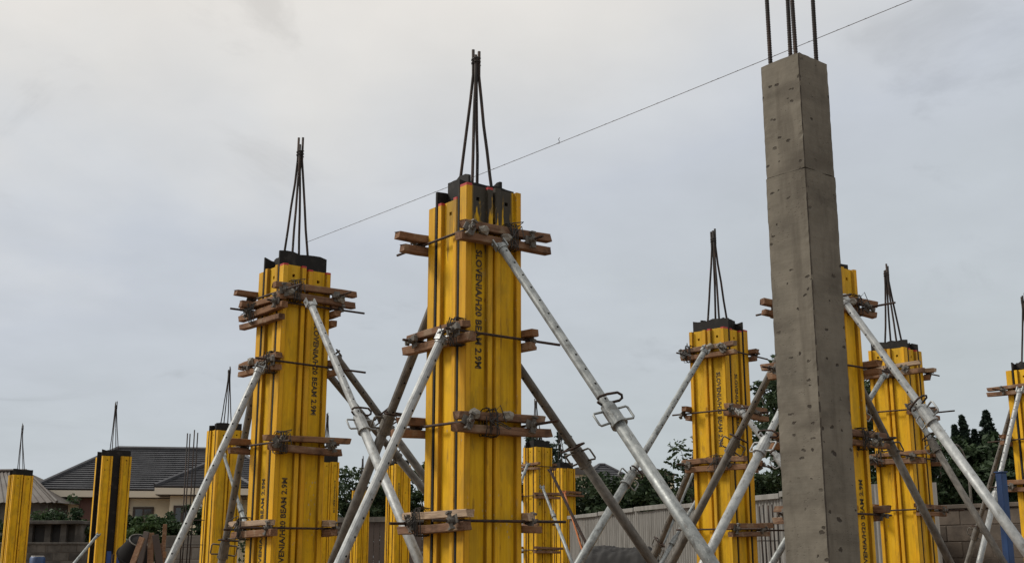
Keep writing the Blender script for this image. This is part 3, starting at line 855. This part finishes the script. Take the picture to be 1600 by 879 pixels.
# ------------------------------------------------------------------ grey corrugated fence on the right
def corr_mesh(wd, ht, i, mat='grey_sheet', pitch=.10, amp=.022):
    r = random.Random(i); mb = MB(); n = int(wd / pitch * 6)
    tilt = r.uniform(-.03, .03)
    vs = []
    for j, z in enumerate((.02, ht)):
        for k in range(n + 1):
            x = wd * k / n
            vs.append((x, amp * math.sin(2 * math.pi * x / pitch), z + (tilt * (x / wd - .5) if j else 0)))
    fs = [(k, k + 1, n + 2 + k, n + 1 + k) for k in range(n)]
    mb.add(vs, fs)
    me = mb.mesh('sheet', mat, smooth=True)
    return me
fa = at(890, 800, 29.0); fb = at(1420, 752, 16.6)
fa.z = fb.z = 0
fd = (fb - fa); fl_ = fd.length; fang = math.atan2(fd.y, fd.x)
fe = empty('corrugated_fence', fa, fang, 'grey weathered corrugated sheet fence behind the forms', 'fence')
x = 0; i = 0
SH = [corr_mesh(.82, 1.68 + .04 * math.sin(k * 2.1), k) for k in range(7)]
while x < fl_:
    link('sheet', SH[i % 7], fe, (x, .012 * (i % 2), 0)); x += .80; i += 1
for z in (.5, 1.4):
    mb = MB(); mb.box(0, fl_, .04, .09, z, z + .08); link('rail', mb.mesh('rail', 'sawn_timber'), fe)
x = .2
PO = MB().box(-.05, .05, .091, .19, .003, 1.6).mesh('post', 'sawn_timber')
while x < fl_:
    link('post', PO, fe, (x, 0, 0)); x += 2.4
mb = MB(); 
for k in range(9):
    xx = 0 + k * 1.4
    mb.box(xx, xx + 1.36, -.05, -.02, 1.80 + .015 * math.sin(k * 3), 1.97 + .03 * math.sin(k * 1.7))
TB = [MB().box(0, 1.9, -.066, -.036, 1.63 + .015 * k, 1.71 + .02 * k).mesh('top_board', 'grey_sheet', bevel=.004) for k in range(3)]
for k in range(int(fl_ / 1.95)):
    link('top_board', TB[k % 3], fe, (k * 1.95, 0, 0), (0, random.uniform(-.012, .012), 0))
mb = MB(); mb.box(0, .42, -.075, -.055, .55, 1.1)
pp = at(1020, 850, 24.5)
link('dark_patch', mb.mesh('dark_patch', 'old_concrete'), fe, (7.2, 0, .1))['label'] = 'dark square board fixed on the fence'

# tarpaulin heap in front of the fence
tp_ = at(968, 879, 21.0)
bm = bmesh.new(); bmesh.ops.create_grid(bm, x_segments=90, y_segments=50, size=1)
for q in bm.verts:
    x_, y_ = q.co.x, q.co.y
    h = max(0, 1 - abs(x_) ** 7) * max(0, 1 - abs(y_) ** 5)
    q.co = Vector((x_ * .78, y_ * .6, max(.004, .004 + .82 * h + h * (.10 * mnoise.noise(Vector((2.2 * x_, 3 * y_, 1))) + .09 * (.5 - abs(mnoise.noise(Vector((2.5 * x_ + 3 * y_, 6 * y_ - 3 * x_, 4))))) + .03 * mnoise.noise(Vector((9 * x_, 11 * y_, 7)))))))
me = bpy.data.meshes.new('tarpaulin'); bm.to_mesh(me); bm.free(); me.materials.append(MATS['tarp'])
for q in me.polygons: q.use_smooth = True
tag(link('tarpaulin', me, loc=(tp_.x, tp_.y, 0), rot=(0, 0, -.3)), 'dark tarpaulin draped over a heap before the grey fence', 'tarpaulin')

# ------------------------------------------------------------------ block walls
def block_wall(name, pa, pb, ht, label, mat='brown_block', bl=.45, bh=.225, cope=None, th=.2):
    pa = Vector((pa.x, pa.y, 0)); pb = Vector((pb.x, pb.y, 0)); d = pb - pa; ln = d.length
    e = empty(name, pa, math.atan2(d.y, d.x), label, 'wall')
    link('mortar_core', MB().box(.006, ln - .006, .006, th - .006, .002, ht - .004).mesh('mortar_core', 'mortar'), e)
    bms = [MB().box(0, bl - .012, 0, th, 0, bh - .012).mesh('block', mat, bevel=.006), MB().box(0, bl / 2 - .012, 0, th, 0, bh - .012).mesh('block', mat, bevel=.006)]
    nr = int(ht / bh)
    for r_ in range(nr):
        x = 0
        if r_ % 2: link('block', bms[1], e, (0, random.uniform(-.004, .004), r_ * bh + .004)); x = bl / 2
        while x + bl <= ln + .02:
            link('block', bms[0], e, (x, random.uniform(-.005, .005), r_ * bh + .004)); x += bl
        if ln - x > bl / 2 - .02: link('block', bms[1], e, (x, random.uniform(-.004, .004), r_ * bh + .004))
    if cope: link('coping', MB().box(-.03, ln + .03, -.03, th + .03, nr * bh + .001, nr * bh + .06).mesh('coping', cope, bevel=.006), e)
    return e
block_wall('block_wall', at(1440, 879, 17.5), at(1640, 879, 16.0), 1.4, 'brown sandcrete block wall under the dark trees at right', cope='brown_block')
block_wall('block_wall', at(252, 879, 23.4), at(352, 879, 22.9), 1.13, 'grey block wall behind the left bright prop', mat='old_concrete')
block_wall('block_wall', at(-30, 879, 34.5), at(150, 879, 34.5), 1.13, 'low dark block wall at lower left, with a blue drum before it', mat='old_concrete', cope='old_concrete')
# dark board hoarding in the middle distance
ha = at(500, 879, 42.0); hb = at(690, 879, 40.5); ha.z = hb.z = 0
hd = hb - ha
he = empty('board_hoarding', ha, math.atan2(hd.y, hd.x), 'dark board hoarding with pale rail between the far forms', 'fence')
PB = [MB().box(0, .21, 0, .025, .003, 2.0 + .05 * k).mesh('board', 'brown_trim', bevel=.003) for k in range(4)]
for k in range(int(hd.length / .225)): link('board', PB[(k * 7) % 4], he, (k * .225, 0, 0))
link('rail', MB().box(0, hd.length, -.06, -.005, 1.98, 2.15).mesh('rail', 'old_concrete'), he)
link('rail', MB().box(0, hd.length, .03, .08, 1.2, 1.3).mesh('rail', 'brown_trim'), he)

# ------------------------------------------------------------------ blue post at right, blue drum at left
p = at(1577, 879, 12.2); zt = at(1577, 738, 12.2).z
e = empty('blue_post', (p.x, p.y, 0), .5, 'blue painted steel box post before the right-edge form', 'post')
link('shaft', MB().box(-.042, .042, -.04, .04, .012, zt).mesh('shaft', 'blue_paint', bevel=.008), e)
link('cap_plate', MB().box(-.05, .05, -.048, .048, zt + .0005, zt + .012).mesh('cap_plate', 'blue_paint', bevel=.002), e)
link('base_plate', MB().box(-.12, .12, -.11, .11, .003, .0115).mesh('base_plate', 'blue_paint', bevel=.002), e)
p = at(58, 879, 33.9)
e = empty('plastic_drum', (p.x, p.y, 0), 0, 'blue plastic drum beside the leftmost form', 'drum')
zt = at(58, 868, 33.9).z
prf = [(0, .003), (.19, .003), (.21, .03), (.212, zt * .3), (.222, zt * .33), (.212, zt * .36), (.212, zt * .63), (.222, zt * .66), (.212, zt * .69), (.205, zt - .05), (.17, zt - .01)]
mb = MB(); mb.tube([(0, 0, z) for _, z in prf[1:]], [r_ for r_, _ in prf[1:]], 20); link('body', mb.mesh('body', 'blue_paint', smooth=True), e)
mb = MB(); mb.tube([(0, 0, zt - .0095), (0, 0, zt + .01)], .175, 20); link('lid', mb.mesh('lid', 'white_paint'), e)

# tyre and scrap planks by the form with the black gap
p = at(210, 879, 19.0)
e = empty('concrete_mixer', (p.x, p.y, 0), R(35), 'dark mixer drum on a stand beside the scrap planks at lower left', 'mixer')
prf = [(.16, .30), (.17, .30), (.185, .27), (.29, .02), (.30, -.04), (.285, -.10), (.17, -.27), (.05, -.29)]
Md = Matrix.Translation((0, 0, .74)) @ Matrix.Rotation(R(38), 4, 'X') @ Matrix.Scale(.88, 4)
mb = MB(); mb.tube([(0, 0, z) for _, z in prf], [r_ for r_, _ in prf], 22, caps=False)
dm = link('drum', mb.mesh('drum', 'rubber', smooth=True), e, M=Md)
ring = [(.305 * math.cos(t), .305 * math.sin(t), -.03) for t in np.linspace(0, 2 * math.pi, 29)]
link('ring_gear', MB().tube(ring, .018, 6, caps=False).mesh('ring_gear', 'rubber'), dm)
ring = [(.172 * math.cos(t), .172 * math.sin(t), .302) for t in np.linspace(0, 2 * math.pi, 25)]
link('mouth_rim', MB().tube(ring, .012, 6, caps=False).mesh('mouth_rim', 'dull_prop'), dm)
mb = MB()
for sx in (-1, 1):
    mb.tube([(sx * .34, 0, .74), (sx * .34, 0, .5), (sx * .3, -.35, .02)], .022, 6); mb.tube([(sx * .34, 0, .5), (sx * .3, .35, .18)], .022, 6)
mb.tube([(-.34, 0, .5), (.34, 0, .5)], .022, 6); mb.tube([(-.38, .35, .18), (.38, .35, .18)], .015, 6)
link('frame', mb.mesh('frame', 'rusty_steel'), e)
for sx in (-1, 1):
    ring = [(sx * .37, .35 + .14 * math.cos(t), .18 + .14 * math.sin(t)) for t in np.linspace(0, 2 * math.pi, 21)]
    link('wheel', MB().tube(ring, .036, 8, caps=False).mesh('wheel', 'rubber', smooth=True), e)
for k, (px, yt, lean, dy) in enumerate(((221, 840, .30, 0), (229, 831, .14, .08), (236, 833, -.05, .15), (243, 836, -.22, .1), (249, 850, -.1, .2))):
    Y = 17.7 + dy; q = at(px, yt, Y)
    mb = MB(); M = Matrix.Translation((0, 0, .01)) @ Matrix.Rotation(lean, 4, 'Y')
    mb.box(-.048, .048, -.012, .012, .012, q.z / math.cos(lean), 0)
    o = link('scrap_plank', mb.mesh('scrap_plank', 'brown_trim' if k in (1, 3) else 'sawn_timber', bevel=.003))
    o.matrix_world = Matrix.Translation((q.x - math.sin(lean) * q.z, Y, .012)) @ Matrix.Rotation(lean, 4, 'Y') @ Matrix.Rotation(random.uniform(-.4, .4), 4, 'Z')
    tag(o, ['leftmost brown scrap plank leaning by the mixer drum', 'taller scrap plank second from the mixer drum', 'upright brown plank in the middle of the scrap heap',
            'plank leaning left at the right of the scrap heap', 'rightmost short brown scrap plank'][k], 'plank', 'scrap planks by the mixer')
p = at(254, 879, 22.6); zt = at(254, 818, 22.6).z
e = empty('timber_post', (p.x, p.y, 0), .2, 'grey timber post at the end of the grey block wall', 'post')
link('shaft', MB().box(-.035, .035, -.03, .03, .003, zt).mesh('shaft', 'sawn_timber', bevel=.004), e)
link('cleat', MB().box(-.06, .06, -.055, -.0305, zt - .62, zt - .5).mesh('cleat', 'sawn_timber', bevel=.004), e)

# ------------------------------------------------------------------ houses
def roof_face(mb, eL, eR, tR, tL, n, step=.045):
    nrm = (eR - eL).cross(tL - eL).normalized()
    if nrm.z < 0: nrm = -nrm
    for k in range(n):
        a, b = k / n, (k + 1) / n
        l0, r0 = eL.lerp(tL, a), eR.lerp(tR, a); l1, r1 = eL.lerp(tL, b), eR.lerp(tR, b)
        u = nrm * step
        mb.add([l0 + u, r0 + u, r1 + nrm * .004, l1 + nrm * .004, l0 - nrm * .02, r0 - nrm * .02], [(0, 1, 2, 3), (4, 5, 1, 0)])
def hip(parent, x0, x1, y0, y1, ze, zr, ov, n, name='roof', axis='x', mat='roof_tile', gable_back=False):
    X0, X1, Y0, Y1 = x0 - ov, x1 + ov, y0 - ov, y1 + ov
    mb = MB()
    if axis == 'x':
        h = (Y1 - Y0) / 2; rA, rB = Vector((X0 + h, (Y0 + Y1) / 2, zr)), Vector((X1 - h, (Y0 + Y1) / 2, zr))
        c = [Vector((X0, Y0, ze)), Vector((X1, Y0, ze)), Vector((X1, Y1, ze)), Vector((X0, Y1, ze))]
        roof_face(mb, c[0], c[1], rB, rA, n); roof_face(mb, c[2], c[3], rA, rB, n); roof_face(mb, c[1], c[2], rB, rB, n); roof_face(mb, c[3], c[0], rA, rA, n)
        hips = [(c[0], rA), (c[1], rB), (c[2], rB), (c[3], rA), (rA, rB)]
    else:
        h = (X1 - X0) / 2; rA, rB = Vector(((X0 + X1) / 2, Y0 + h, zr)), Vector(((X0 + X1) / 2, Y1 - (0 if gable_back else h), zr))
        c = [Vector((X0, Y0, ze)), Vector((X1, Y0, ze)), Vector((X1, Y1, ze)), Vector((X0, Y1, ze))]
        roof_face(mb, c[0], c[1], rA, rA, n); roof_face(mb, c[1], c[2], rB, rA, n); roof_face(mb, c[3], c[0], rA, rB, n); roof_face(mb, c[2], c[3], rB, rB, n)
        hips = [(c[0], rA), (c[1], rA), (c[2], rB), (c[3], rB), (rA, rB)]
    rf = link(name, mb.mesh(name, mat), parent)
    for a, b in hips:
        if (a - b).length > .05:
            mb = MB(); mb.tube([a + Vector((0, 0, .04)), b + Vector((0, 0, .04))], .085, 6); link('ridge_tiles', mb.mesh('ridge_tiles', mat), rf)
    mb = MB()
    for (ax, ay, bx, by) in ((X0, Y0, X1, Y0 + .03), (X0, Y1 - .03, X1, Y1), (X0, Y0 + .031, X0 + .03, Y1 - .031), (X1 - .03, Y0 + .031, X1, Y1 - .031)):
        mb.box(ax, bx, ay, by, ze - .27, ze - .035)
    link('fascia', mb.mesh('fascia', 'cream_trim'), rf)
    mb = MB(); mb.box(X0 + .04, X1 - .04, Y0 + .04, Y1 - .04, ze - .29, ze - .24); link('soffit', mb.mesh('soffit', 'brown_trim'), rf)
    return rf
def window(parent, x, y, z, wd, ht, face=-1):
    wn = link('window', MB().box(x - wd / 2, x + wd / 2, y - .03, y + .05, z, z + .08).box(x - wd / 2, x + wd / 2, y - .03, y + .05, z + ht - .08, z + ht).box(x - wd / 2, x - wd / 2 + .08, y - .03, y + .05, z + .0801, z + ht - .0801).box(x + wd / 2 - .08, x + wd / 2, y - .03, y + .05, z + .0801, z + ht - .0801).box(x - .03, x + .03, y - .025, y + .05, z + .0801, z + ht - .0801).mesh('window', 'brown_trim'), parent)
    link('pane', MB().box(x - wd / 2 + .08, x - .03, y - .006, y + .02, z + .0801, z + ht - .0801).mesh('pane', 'window_glass'), wn)
    link('pane', MB().box(x + .03, x + wd / 2 - .08, y - .006, y + .02, z + .0801, z + ht - .0801).mesh('pane', 'window_glass'), wn)
    link('sill', MB().box(x - wd / 2 - .08, x + wd / 2 + .08, y - .1, y - .0305, z - .07, z + .01).mesh('sill', 'cream_trim'), wn)

HY = 45.0
hx = at(235, 767, HY).x
he_ = empty('tiled_house', (hx, HY, 0), R(9), 'cream bungalow with dark grey tiled hipped roof at left', 'house')
ze = at(235, 767, HY).z + .02; zr = at(235, 704, HY + 2.5).z
link('wall', MB().box(-3.6, 4.9, 0, 4.0, .003, ze - .24).mesh('wall', 'cream_wall'), he_)
link('maroon_wall', MB().box(-2.5, -1.0, -.06, -.002, .003, ze - .30).mesh('maroon_wall', 'maroon_wall'), he_)
hip(he_, -3.6, 4.9, 0, 4.0, ze, zr, .55, 20)
link('bay_wall', MB().box(.9, 3.4, -1.4, -.002, .003, ze - .24).mesh('bay_wall', 'cream_wall'), he_)
hip(he_, .9, 3.4, -1.4, 2.2, ze + .045, ze + .045 + 1.0, .5, 15, name='bay_roof', axis='y')
window(he_, -.2, -.035, .95, .75, 1.7); window(he_, 1.35, -1.435, 1.0, .6, 1.65); window(he_, 2.6, -1.435, 1.0, .6, 1.65); window(he_, 4.2, -.035, 1.0, .8, 1.65)
link('downpipe', MB().tube([(-.78, -.12, .003), (-.78, -.12, ze - .3)], .07, 8).mesh('downpipe', 'purple_paint'), he_)
link('pilaster', MB().box(1.95, 2.15, -1.47, -1.402, .003, ze - .3).mesh('pilaster', 'white_paint'), he_)
link('chimney', MB().box(2.6, 2.9, 1.9, 2.2, zr - .4, zr + .18).mesh('chimney', 'old_concrete'), he_)
# second roof behind it, to the left
hx = at(112, 767, 51).x
h2 = empty('tiled_house', (hx, 51, 0), R(9), 'dark tiled roof behind the cream bungalow, at its left end', 'house')
ze = at(112, 769, 51).z; zr = at(122, 730, 51).z
link('wall', MB().box(-1.0, 4, 0, 5, .003, ze - .24).mesh('wall', 'cream_wall'), h2)
hip(h2, -1.0, 4, 0, 5, ze, zr + .25, .5, 16)
window(h2, -.2, -.035, 1.0, .7, 1.4)

# shed with corrugated roof far left
sx = at(20, 790, 43)
sh = empty('corrugated_shed', (sx.x, 43, 0), R(-4), 'shed with pale corrugated roof behind the leftmost form', 'shed')
ze = at(60, 786, 43).z
link('wall', MB().box(-3, 1.3, 0, 3.6, .003, ze).mesh('wall', 'old_concrete'), sh)
zk = at(0, 736, 44.8).z
def slope_sheet(x0, x1, xp, ya, yb, za, zb):
    mb = MB(); n = 60; vs = []
    for (y, z, xa, xb) in ((ya, za, x0, x1), (yb, zb, x0, xp)):
        for k in range(n + 1):
            x = xa + (xb - xa) * k / n; vs.append((x, y, z + .02 * math.sin(k * math.pi / 1.5)))
    return mb.add(vs, [(k, k + 1, n + 2 + k, n + 1 + k) for k in range(n)])
link('roof', slope_sheet(-3.3, 1.75, -.5, -.35, 1.8, ze + .02, zk).mesh('roof', 'roof_sheet'), sh)
link('roof', slope_sheet(-3.3, 1.75, -.5, 3.95, 1.8, ze + .02, zk).mesh('roof', 'roof_sheet'), sh)
mb = MB(); mb.add([(1.75, -.35, ze + .02), (1.75, 3.95, ze + .02), (-.5, 1.8, zk)], [(0, 1, 2)]); mb.tube([(1.77, -.36, ze + .05), (-.5, 1.8, zk + .04)], .05, 6); mb.tube([(-.5, 1.8, zk + .04), (-3.3, 1.8, zk + .04)], .06, 6)
link('roof_hip', mb.mesh('roof_hip', 'roof_sheet'), sh)

# low concrete store with slab roof
ls = at(90, 879, 36.5)
zt = at(90, 813, 36.5).z
e = empty('concrete_store', (ls.x, ls.y, 0), R(-3), 'low concrete store with flat slab roof and dark bays at left', 'shed')
link('roof_slab', MB().box(-.85, .55, -.25, 1.9, zt - .10, zt).mesh('roof_slab', 'old_concrete', bevel=.01), e)
link('wall', MB().box(-.75, .48, .12, 1.8, .003, zt - .101).mesh('wall', 'old_concrete'), e)
for k, x in enumerate((-.70, -.28, .08, .42)):
    link('pier', MB().box(x - .07, x + .07, -.03, .119, .003, zt - .101).mesh('pier', 'old_concrete', bevel=.006), e)
for k, x in enumerate((-.49, -.10)):
    dr_ = link('door', MB().box(x - .125, x + .125, .07, .119, .003, zt - .16).mesh('door', 'tarp', bevel=.004), e)
    link('handle', MB().tube([(x + .08, .05, .7), (x + .08, .05, .82)], .012, 6).mesh('handle', 'rusty_steel'), dr_)

e.scale = (1.33, 1.33, 1)

# far houses over the fence
fx = at(955, 745, 62)
e = empty('far_house', (fx.x, 62, 0), R(14), 'far dark hipped roof rising over the trees beyond the grey fence', 'house')
ze = at(955, 762, 62).z; zr = at(955, 728, 64).z
link('wall', MB().box(-1.6, 1.6, 0, 3, .003, ze - .2).mesh('wall', 'cream_wall'), e); hip(e, -1.6, 1.6, 0, 2.9, ze, zr, .4, 10)
for k, x in enumerate((-.8, .8)): window(e, x, -.035, 1.6, .8, 1.3)
for (px, w_, lab) in ((902, .9, 'far pale house end beyond the far form at the fence end'), (1018, 1.1, 'far tan house wall left of the sparse tree')):
    q = at(px, 741, 58)
    e = empty('far_house', (q.x, 58, 0), R(5), lab, 'house')
    link('wall', MB().box(-w_, w_, 0, 2, .003, q.z).mesh('wall', 'cream_wall'), e)
    link('roof', MB().add([(-w_ - .2, -.2, q.z), (w_ + .2, -.2, q.z), (w_ + .2, 2.2, q.z), (-w_ - .2, 2.2, q.z), (0, -.2, q.z + .35), (0, 2.2, q.z + .35)], [(0, 1, 4), (2, 3, 5), (1, 2, 5, 4), (3, 0, 4, 5), (0, 3, 2, 1)]).mesh('roof', 'roof_sheet'), e)
    window(e, 0, -.035, 1.4, .7, 1.2)

# ------------------------------------------------------------------ vegetation
def leaf_mesh(name, centres, rad, per, size, mat, flat=.75, shape='round', seed=0):
    r = np.random.default_rng(seed)
    C = np.repeat(np.array(centres), per, 0); n = len(C)
    RR = np.repeat(np.array(rad if hasattr(rad, '__len__') else [rad] * len(centres)), per)
    dirs = r.normal(size=(n, 3)); dirs /= np.linalg.norm(dirs, axis=1)[:, None]
    rr = RR * r.random(n) ** .45
    P = C + dirs * rr[:, None] * np.array([1, 1, flat])
    a = r.normal(size=(n, 3)); a[:, 2] *= .6; a[:, 2] -= .25; a /= np.linalg.norm(a, axis=1)[:, None]
    b = np.cross(a, r.normal(size=(n, 3))); b /= np.linalg.norm(b, axis=1)[:, None]
    s = size * r.uniform(.6, 1.35, n)[:, None]
    k = np.cross(a, b) * s * .14
    V = np.stack([P - a * s * .5, P + b * s * .24 + k, P + a * s * .5, P - b * s * .24 + k], 1).reshape(-1, 3)
    ok = V.reshape(n, 4, 3)[:, :, 2].min(1) > .03
    V = V.reshape(n, 4, 3)[ok].reshape(-1, 3); n = int(ok.sum())
    me = bpy.data.meshes.new(name)
    me.vertices.add(len(V)); me.vertices.foreach_set('co', V.ravel())
    me.loops.add(4 * n); me.loops.foreach_set('vertex_index', np.arange(4 * n))
    me.polygons.add(n); me.polygons.foreach_set('loop_start', np.arange(n) * 4); me.polygons.foreach_set('loop_total', np.full(n, 4))
    me.materials.append(MATS[mat]); me.update(); me.validate()
    return me
def tree(px, ytop, Y, wpx, label, mat='leaf_dark', hcrown=None, clumps=46, per=70, size=.17, seed=1, group='trees behind the site', name='broadleaf_tree', crad=.34, trunk=.09, cat='tree', flat=.8):
    r = np.random.default_rng(seed)
    c = at(px, ytop, Y); W_ = wpx / FPX * Y / 2; H = c.z
    hc = hcrown if hcrown else min(H * .8, W_ * 1.7)
    zc_ = H - hc / 2
    e = empty(name, (c.x, Y, 0), r.uniform(0, 6), label, cat, group)
    cs = []; rad = []
    for k in range(clumps):
        d = r.normal(size=3); d /= np.linalg.norm(d); q = r.random() ** .4
        lump = 1 + .16 * math.sin(3 * math.atan2(d[1], d[0]) + seed) + .12 * math.sin(5 * d[2] + seed * 2)
        rr_ = crad * W_ * r.uniform(.55, 1.15)
        p_ = d * q * lump
        cs.append((p_[0] * (W_ - rr_ * .8), p_[1] * (W_ - rr_ * .8), max(.25, zc_ + p_[2] * (hc / 2 - rr_ * .6)))); rad.append(rr_)
    link('crown', leaf_mesh('crown', cs, rad, per, size, mat, flat=flat, seed=seed), e)
    mb = MB()
    zt_ = max(.4, zc_ - hc * .1)
    mb.tube([(0, 0, .0), (.05 * W_, .02, zt_ * .5), (-.03 * W_, 0, zt_), (.0, .05, zc_ + hc * .25)], [trunk, trunk * .8, trunk * .62, trunk * .25], 8)
    for k in range(0, len(cs), max(1, len(cs) // 9)):
        q = Vector(cs[k]); s = Vector((0, 0, max(.2, min(zt_, q.z - .3) * r.uniform(.75, 1))))
        mb.tube([s, s.lerp(q, .5) + Vector((0, 0, .12 * W_)), q], [trunk * .45, trunk * .28, trunk * .1], 6)
    link('trunk', mb.mesh('trunk', 'bark', smooth=True), e)
    return e
def conifer(px, ytop, Y, wpx, label, seed, droop=.35):
    r = np.random.default_rng(seed)
    c = at(px, ytop, Y); W_ = wpx / FPX * Y / 2; H = c.z
    e = empty('conifer_tree', (c.x, Y, 0), r.uniform(0, 6), label, 'tree', 'conifers at right')
    cs = []; rad = []
    mb = MB(); mb.tube([(0, 0, 0), (0, 0, H * .6), (0, 0, H - .1)], [.10, .06, .012], 8)
    z = H * .18
    while z < H - .05:
        t = 1 - z / H
        R_ = W_ * (t * 2.8 + .06)
        for k in range(6):
            a = r.uniform(0, 6.28); rl = R_ * r.uniform(.55, 1.25)
            for q in (.3, .62, .95):
                cs.append((math.cos(a) * rl * q, math.sin(a) * rl * q, z + .07 - .1 * q + r.uniform(-.04, .04))); rad.append(.06 + .40 * (1 - q * .65) * t)
            mb.tube([(0, 0, z), (math.cos(a) * rl, math.sin(a) * rl, z - .05)], [.014, .004], 4)
        z += .20 * (.45 + .6 * t)
    cs.append((0, 0, H - .10)); rad.append(.045); cs.append((0, 0, H - .22)); rad.append(.07)
    link('crown', leaf_mesh('crown', cs, rad, 20, .13, 'leaf_conifer', flat=.6, seed=seed), e)
    link('trunk', mb.mesh('trunk', 'bark', smooth=True), e)

tree(1300, 548, 30, 275, 'tall dense tree behind the bare concrete column', clumps=120, per=85, size=.19, seed=3, hcrown=4.6, crad=.21, trunk=.16)
tree(1216, 552, 28, 120, 'tree with dark leaves between the form and the concrete column', clumps=46, per=60, size=.17, seed=4, hcrown=3.4, crad=.34, trunk=.1)
tree(1080, 664, 33, 105, 'sparse thin-leaved tree behind the fence', clumps=34, per=17, size=.16, seed=5, hcrown=2.4, crad=.3, trunk=.05)
k = 0
for px, yt, Y, wp, lab in ((912, 716, 41, 125, 'dark leafy tree at the far end of the grey fence'), (962, 724, 39, 130, 'dark leafy tree under the far hipped roof'), (1018, 724, 38, 130, 'dark leafy tree left of the sparse tree, beyond the fence'),
                          (1090, 718, 35, 125, 'dark leafy tree directly under the sparse tree'), (1165, 708, 33, 135, 'dark leafy tree beyond the fence, behind the form left of the concrete column'), (1240, 700, 33, 120, 'low dark tree behind the lower concrete column')):
    k += 1
    tree(px, yt, Y, wp, lab, clumps=60, per=75, size=.19, seed=10 + k, hcrown=at(px, yt, Y).z * .93, crad=.34)
tree(850, 648, 40, 100, 'feathery dark tree behind the two small forms', mat='leaf_conifer', clumps=60, per=42, size=.2, seed=20, hcrown=4.0, crad=.28)
tree(563, 722, 48, 125, 'dark tree behind the smallest far form', clumps=70, per=70, size=.22, seed=21, hcrown=4.0, crad=.3)
tree(612, 735, 50, 120, 'dark tree behind the form below the crossing props', clumps=60, per=70, size=.22, seed=22, hcrown=4.0, crad=.3)
tree(668, 690, 50, 90, 'tree peeping out left of the middle form', clumps=50, per=60, size=.22, seed=23, hcrown=5.0, crad=.3)
tree(735, 770, 52, 120, 'dark tree hidden by the middle form', clumps=40, per=60, size=.24, seed=24, hcrown=3.4, crad=.35)
for i, (px, yt, wp, lab) in enumerate(((1503, 650, 40, 'pointed conifer left of the taller one at right'), (1491, 664, 28, 'smallest pointed conifer at the left of the row'), (1540, 642, 50, 'tallest pointed conifer at right'), (1522, 672, 28, 'short conifer between the two pointed ones'))):
    conifer(px, yt, 38, wp, lab, 30 + i)
for i, (px, yt, Y, wp, lab) in enumerate(((1462, 668, 32, 125, 'dark tree mass right of the right-hand form'), (1512, 676, 34, 125, 'dark tree below the pointed conifers'), (1566, 672, 33, 125, 'dark tree below the tallest conifer'), (1606, 668, 34, 125, 'dark tree at the right edge'), (1400, 650, 34, 125, 'dark tree behind the form right of the concrete column'), (1660, 690, 34, 130, 'dark tree past the right edge'))):
    tree(px, yt, Y, wp, lab, clumps=75, per=85, size=.2, seed=40 + i, hcrown=at(px, yt, Y).z * .95, crad=.33)
for i, (px, yt, Y, wp, lab, mt) in enumerate(((88, 770, 39.5, 70, 'dense green bush over the low concrete store', 'leaf_hedge'), (120, 779, 39, 50, 'loose green bush at the corner of the cream bungalow', 'leaf_hedge'),
        (224, 796, 29, 60, 'light green bush above the scrap planks', 'leaf_mid'), (262, 786, 31, 74, 'dark hedge bush before the bungalow windows', 'leaf_hedge'), (308, 786, 31, 74, 'dark hedge bush behind the starter bars', 'leaf_dark'),
        (8, 800, 37, 50, 'dark bush beside the leftmost form', 'leaf_dark'), (345, 800, 29, 60, 'dark hedge bush behind the left form', 'leaf_dark'), (138, 806, 37, 44, 'small dark bush beside the form with the black gap', 'leaf_dark'), (205, 786, 31, 44, 'dark bush hugging the form with the black gap', 'leaf_dark'), (425, 790, 33, 120, 'bush hidden behind the triple-clamped form', 'leaf_dark'))):
    tree(px, yt, Y, wp, lab, mat=mt, clumps=44, per=60, size=.13, seed=60 + i, hcrown=at(px, yt, Y).z * .9, crad=.36, name='bush', trunk=.03, cat='bush', group='bushes on the left')

# thin street lamp with a curved arm
p = at(1526, 879, 26.5)
zt = at(1512, 694, 26.5).z
e = empty('street_lamp', (p.x, p.y, 0), 0, 'thin curved street lamp before the dark trees at right', 'street lamp')
x1 = at(1493, 694, 26.5).x - p.x
arc = [(0, 0, .003), (0, 0, zt - .75)] + [(x1 * (1 - math.cos(t)), 0, zt - .75 + .75 * math.sin(t)) for t in np.linspace(.15, math.pi / 2, 8)]
link('pole', MB().tube(arc, [.04, .03] + [.018] * 8, 8).mesh('pole', 'dull_prop', smooth=True), e)
link('lamp_head', MB().box(x1 - .22, x1 + .03, -.05, .05, zt - .05, zt + .012).mesh('lamp_head', 'dull_prop', bevel=.01), e)
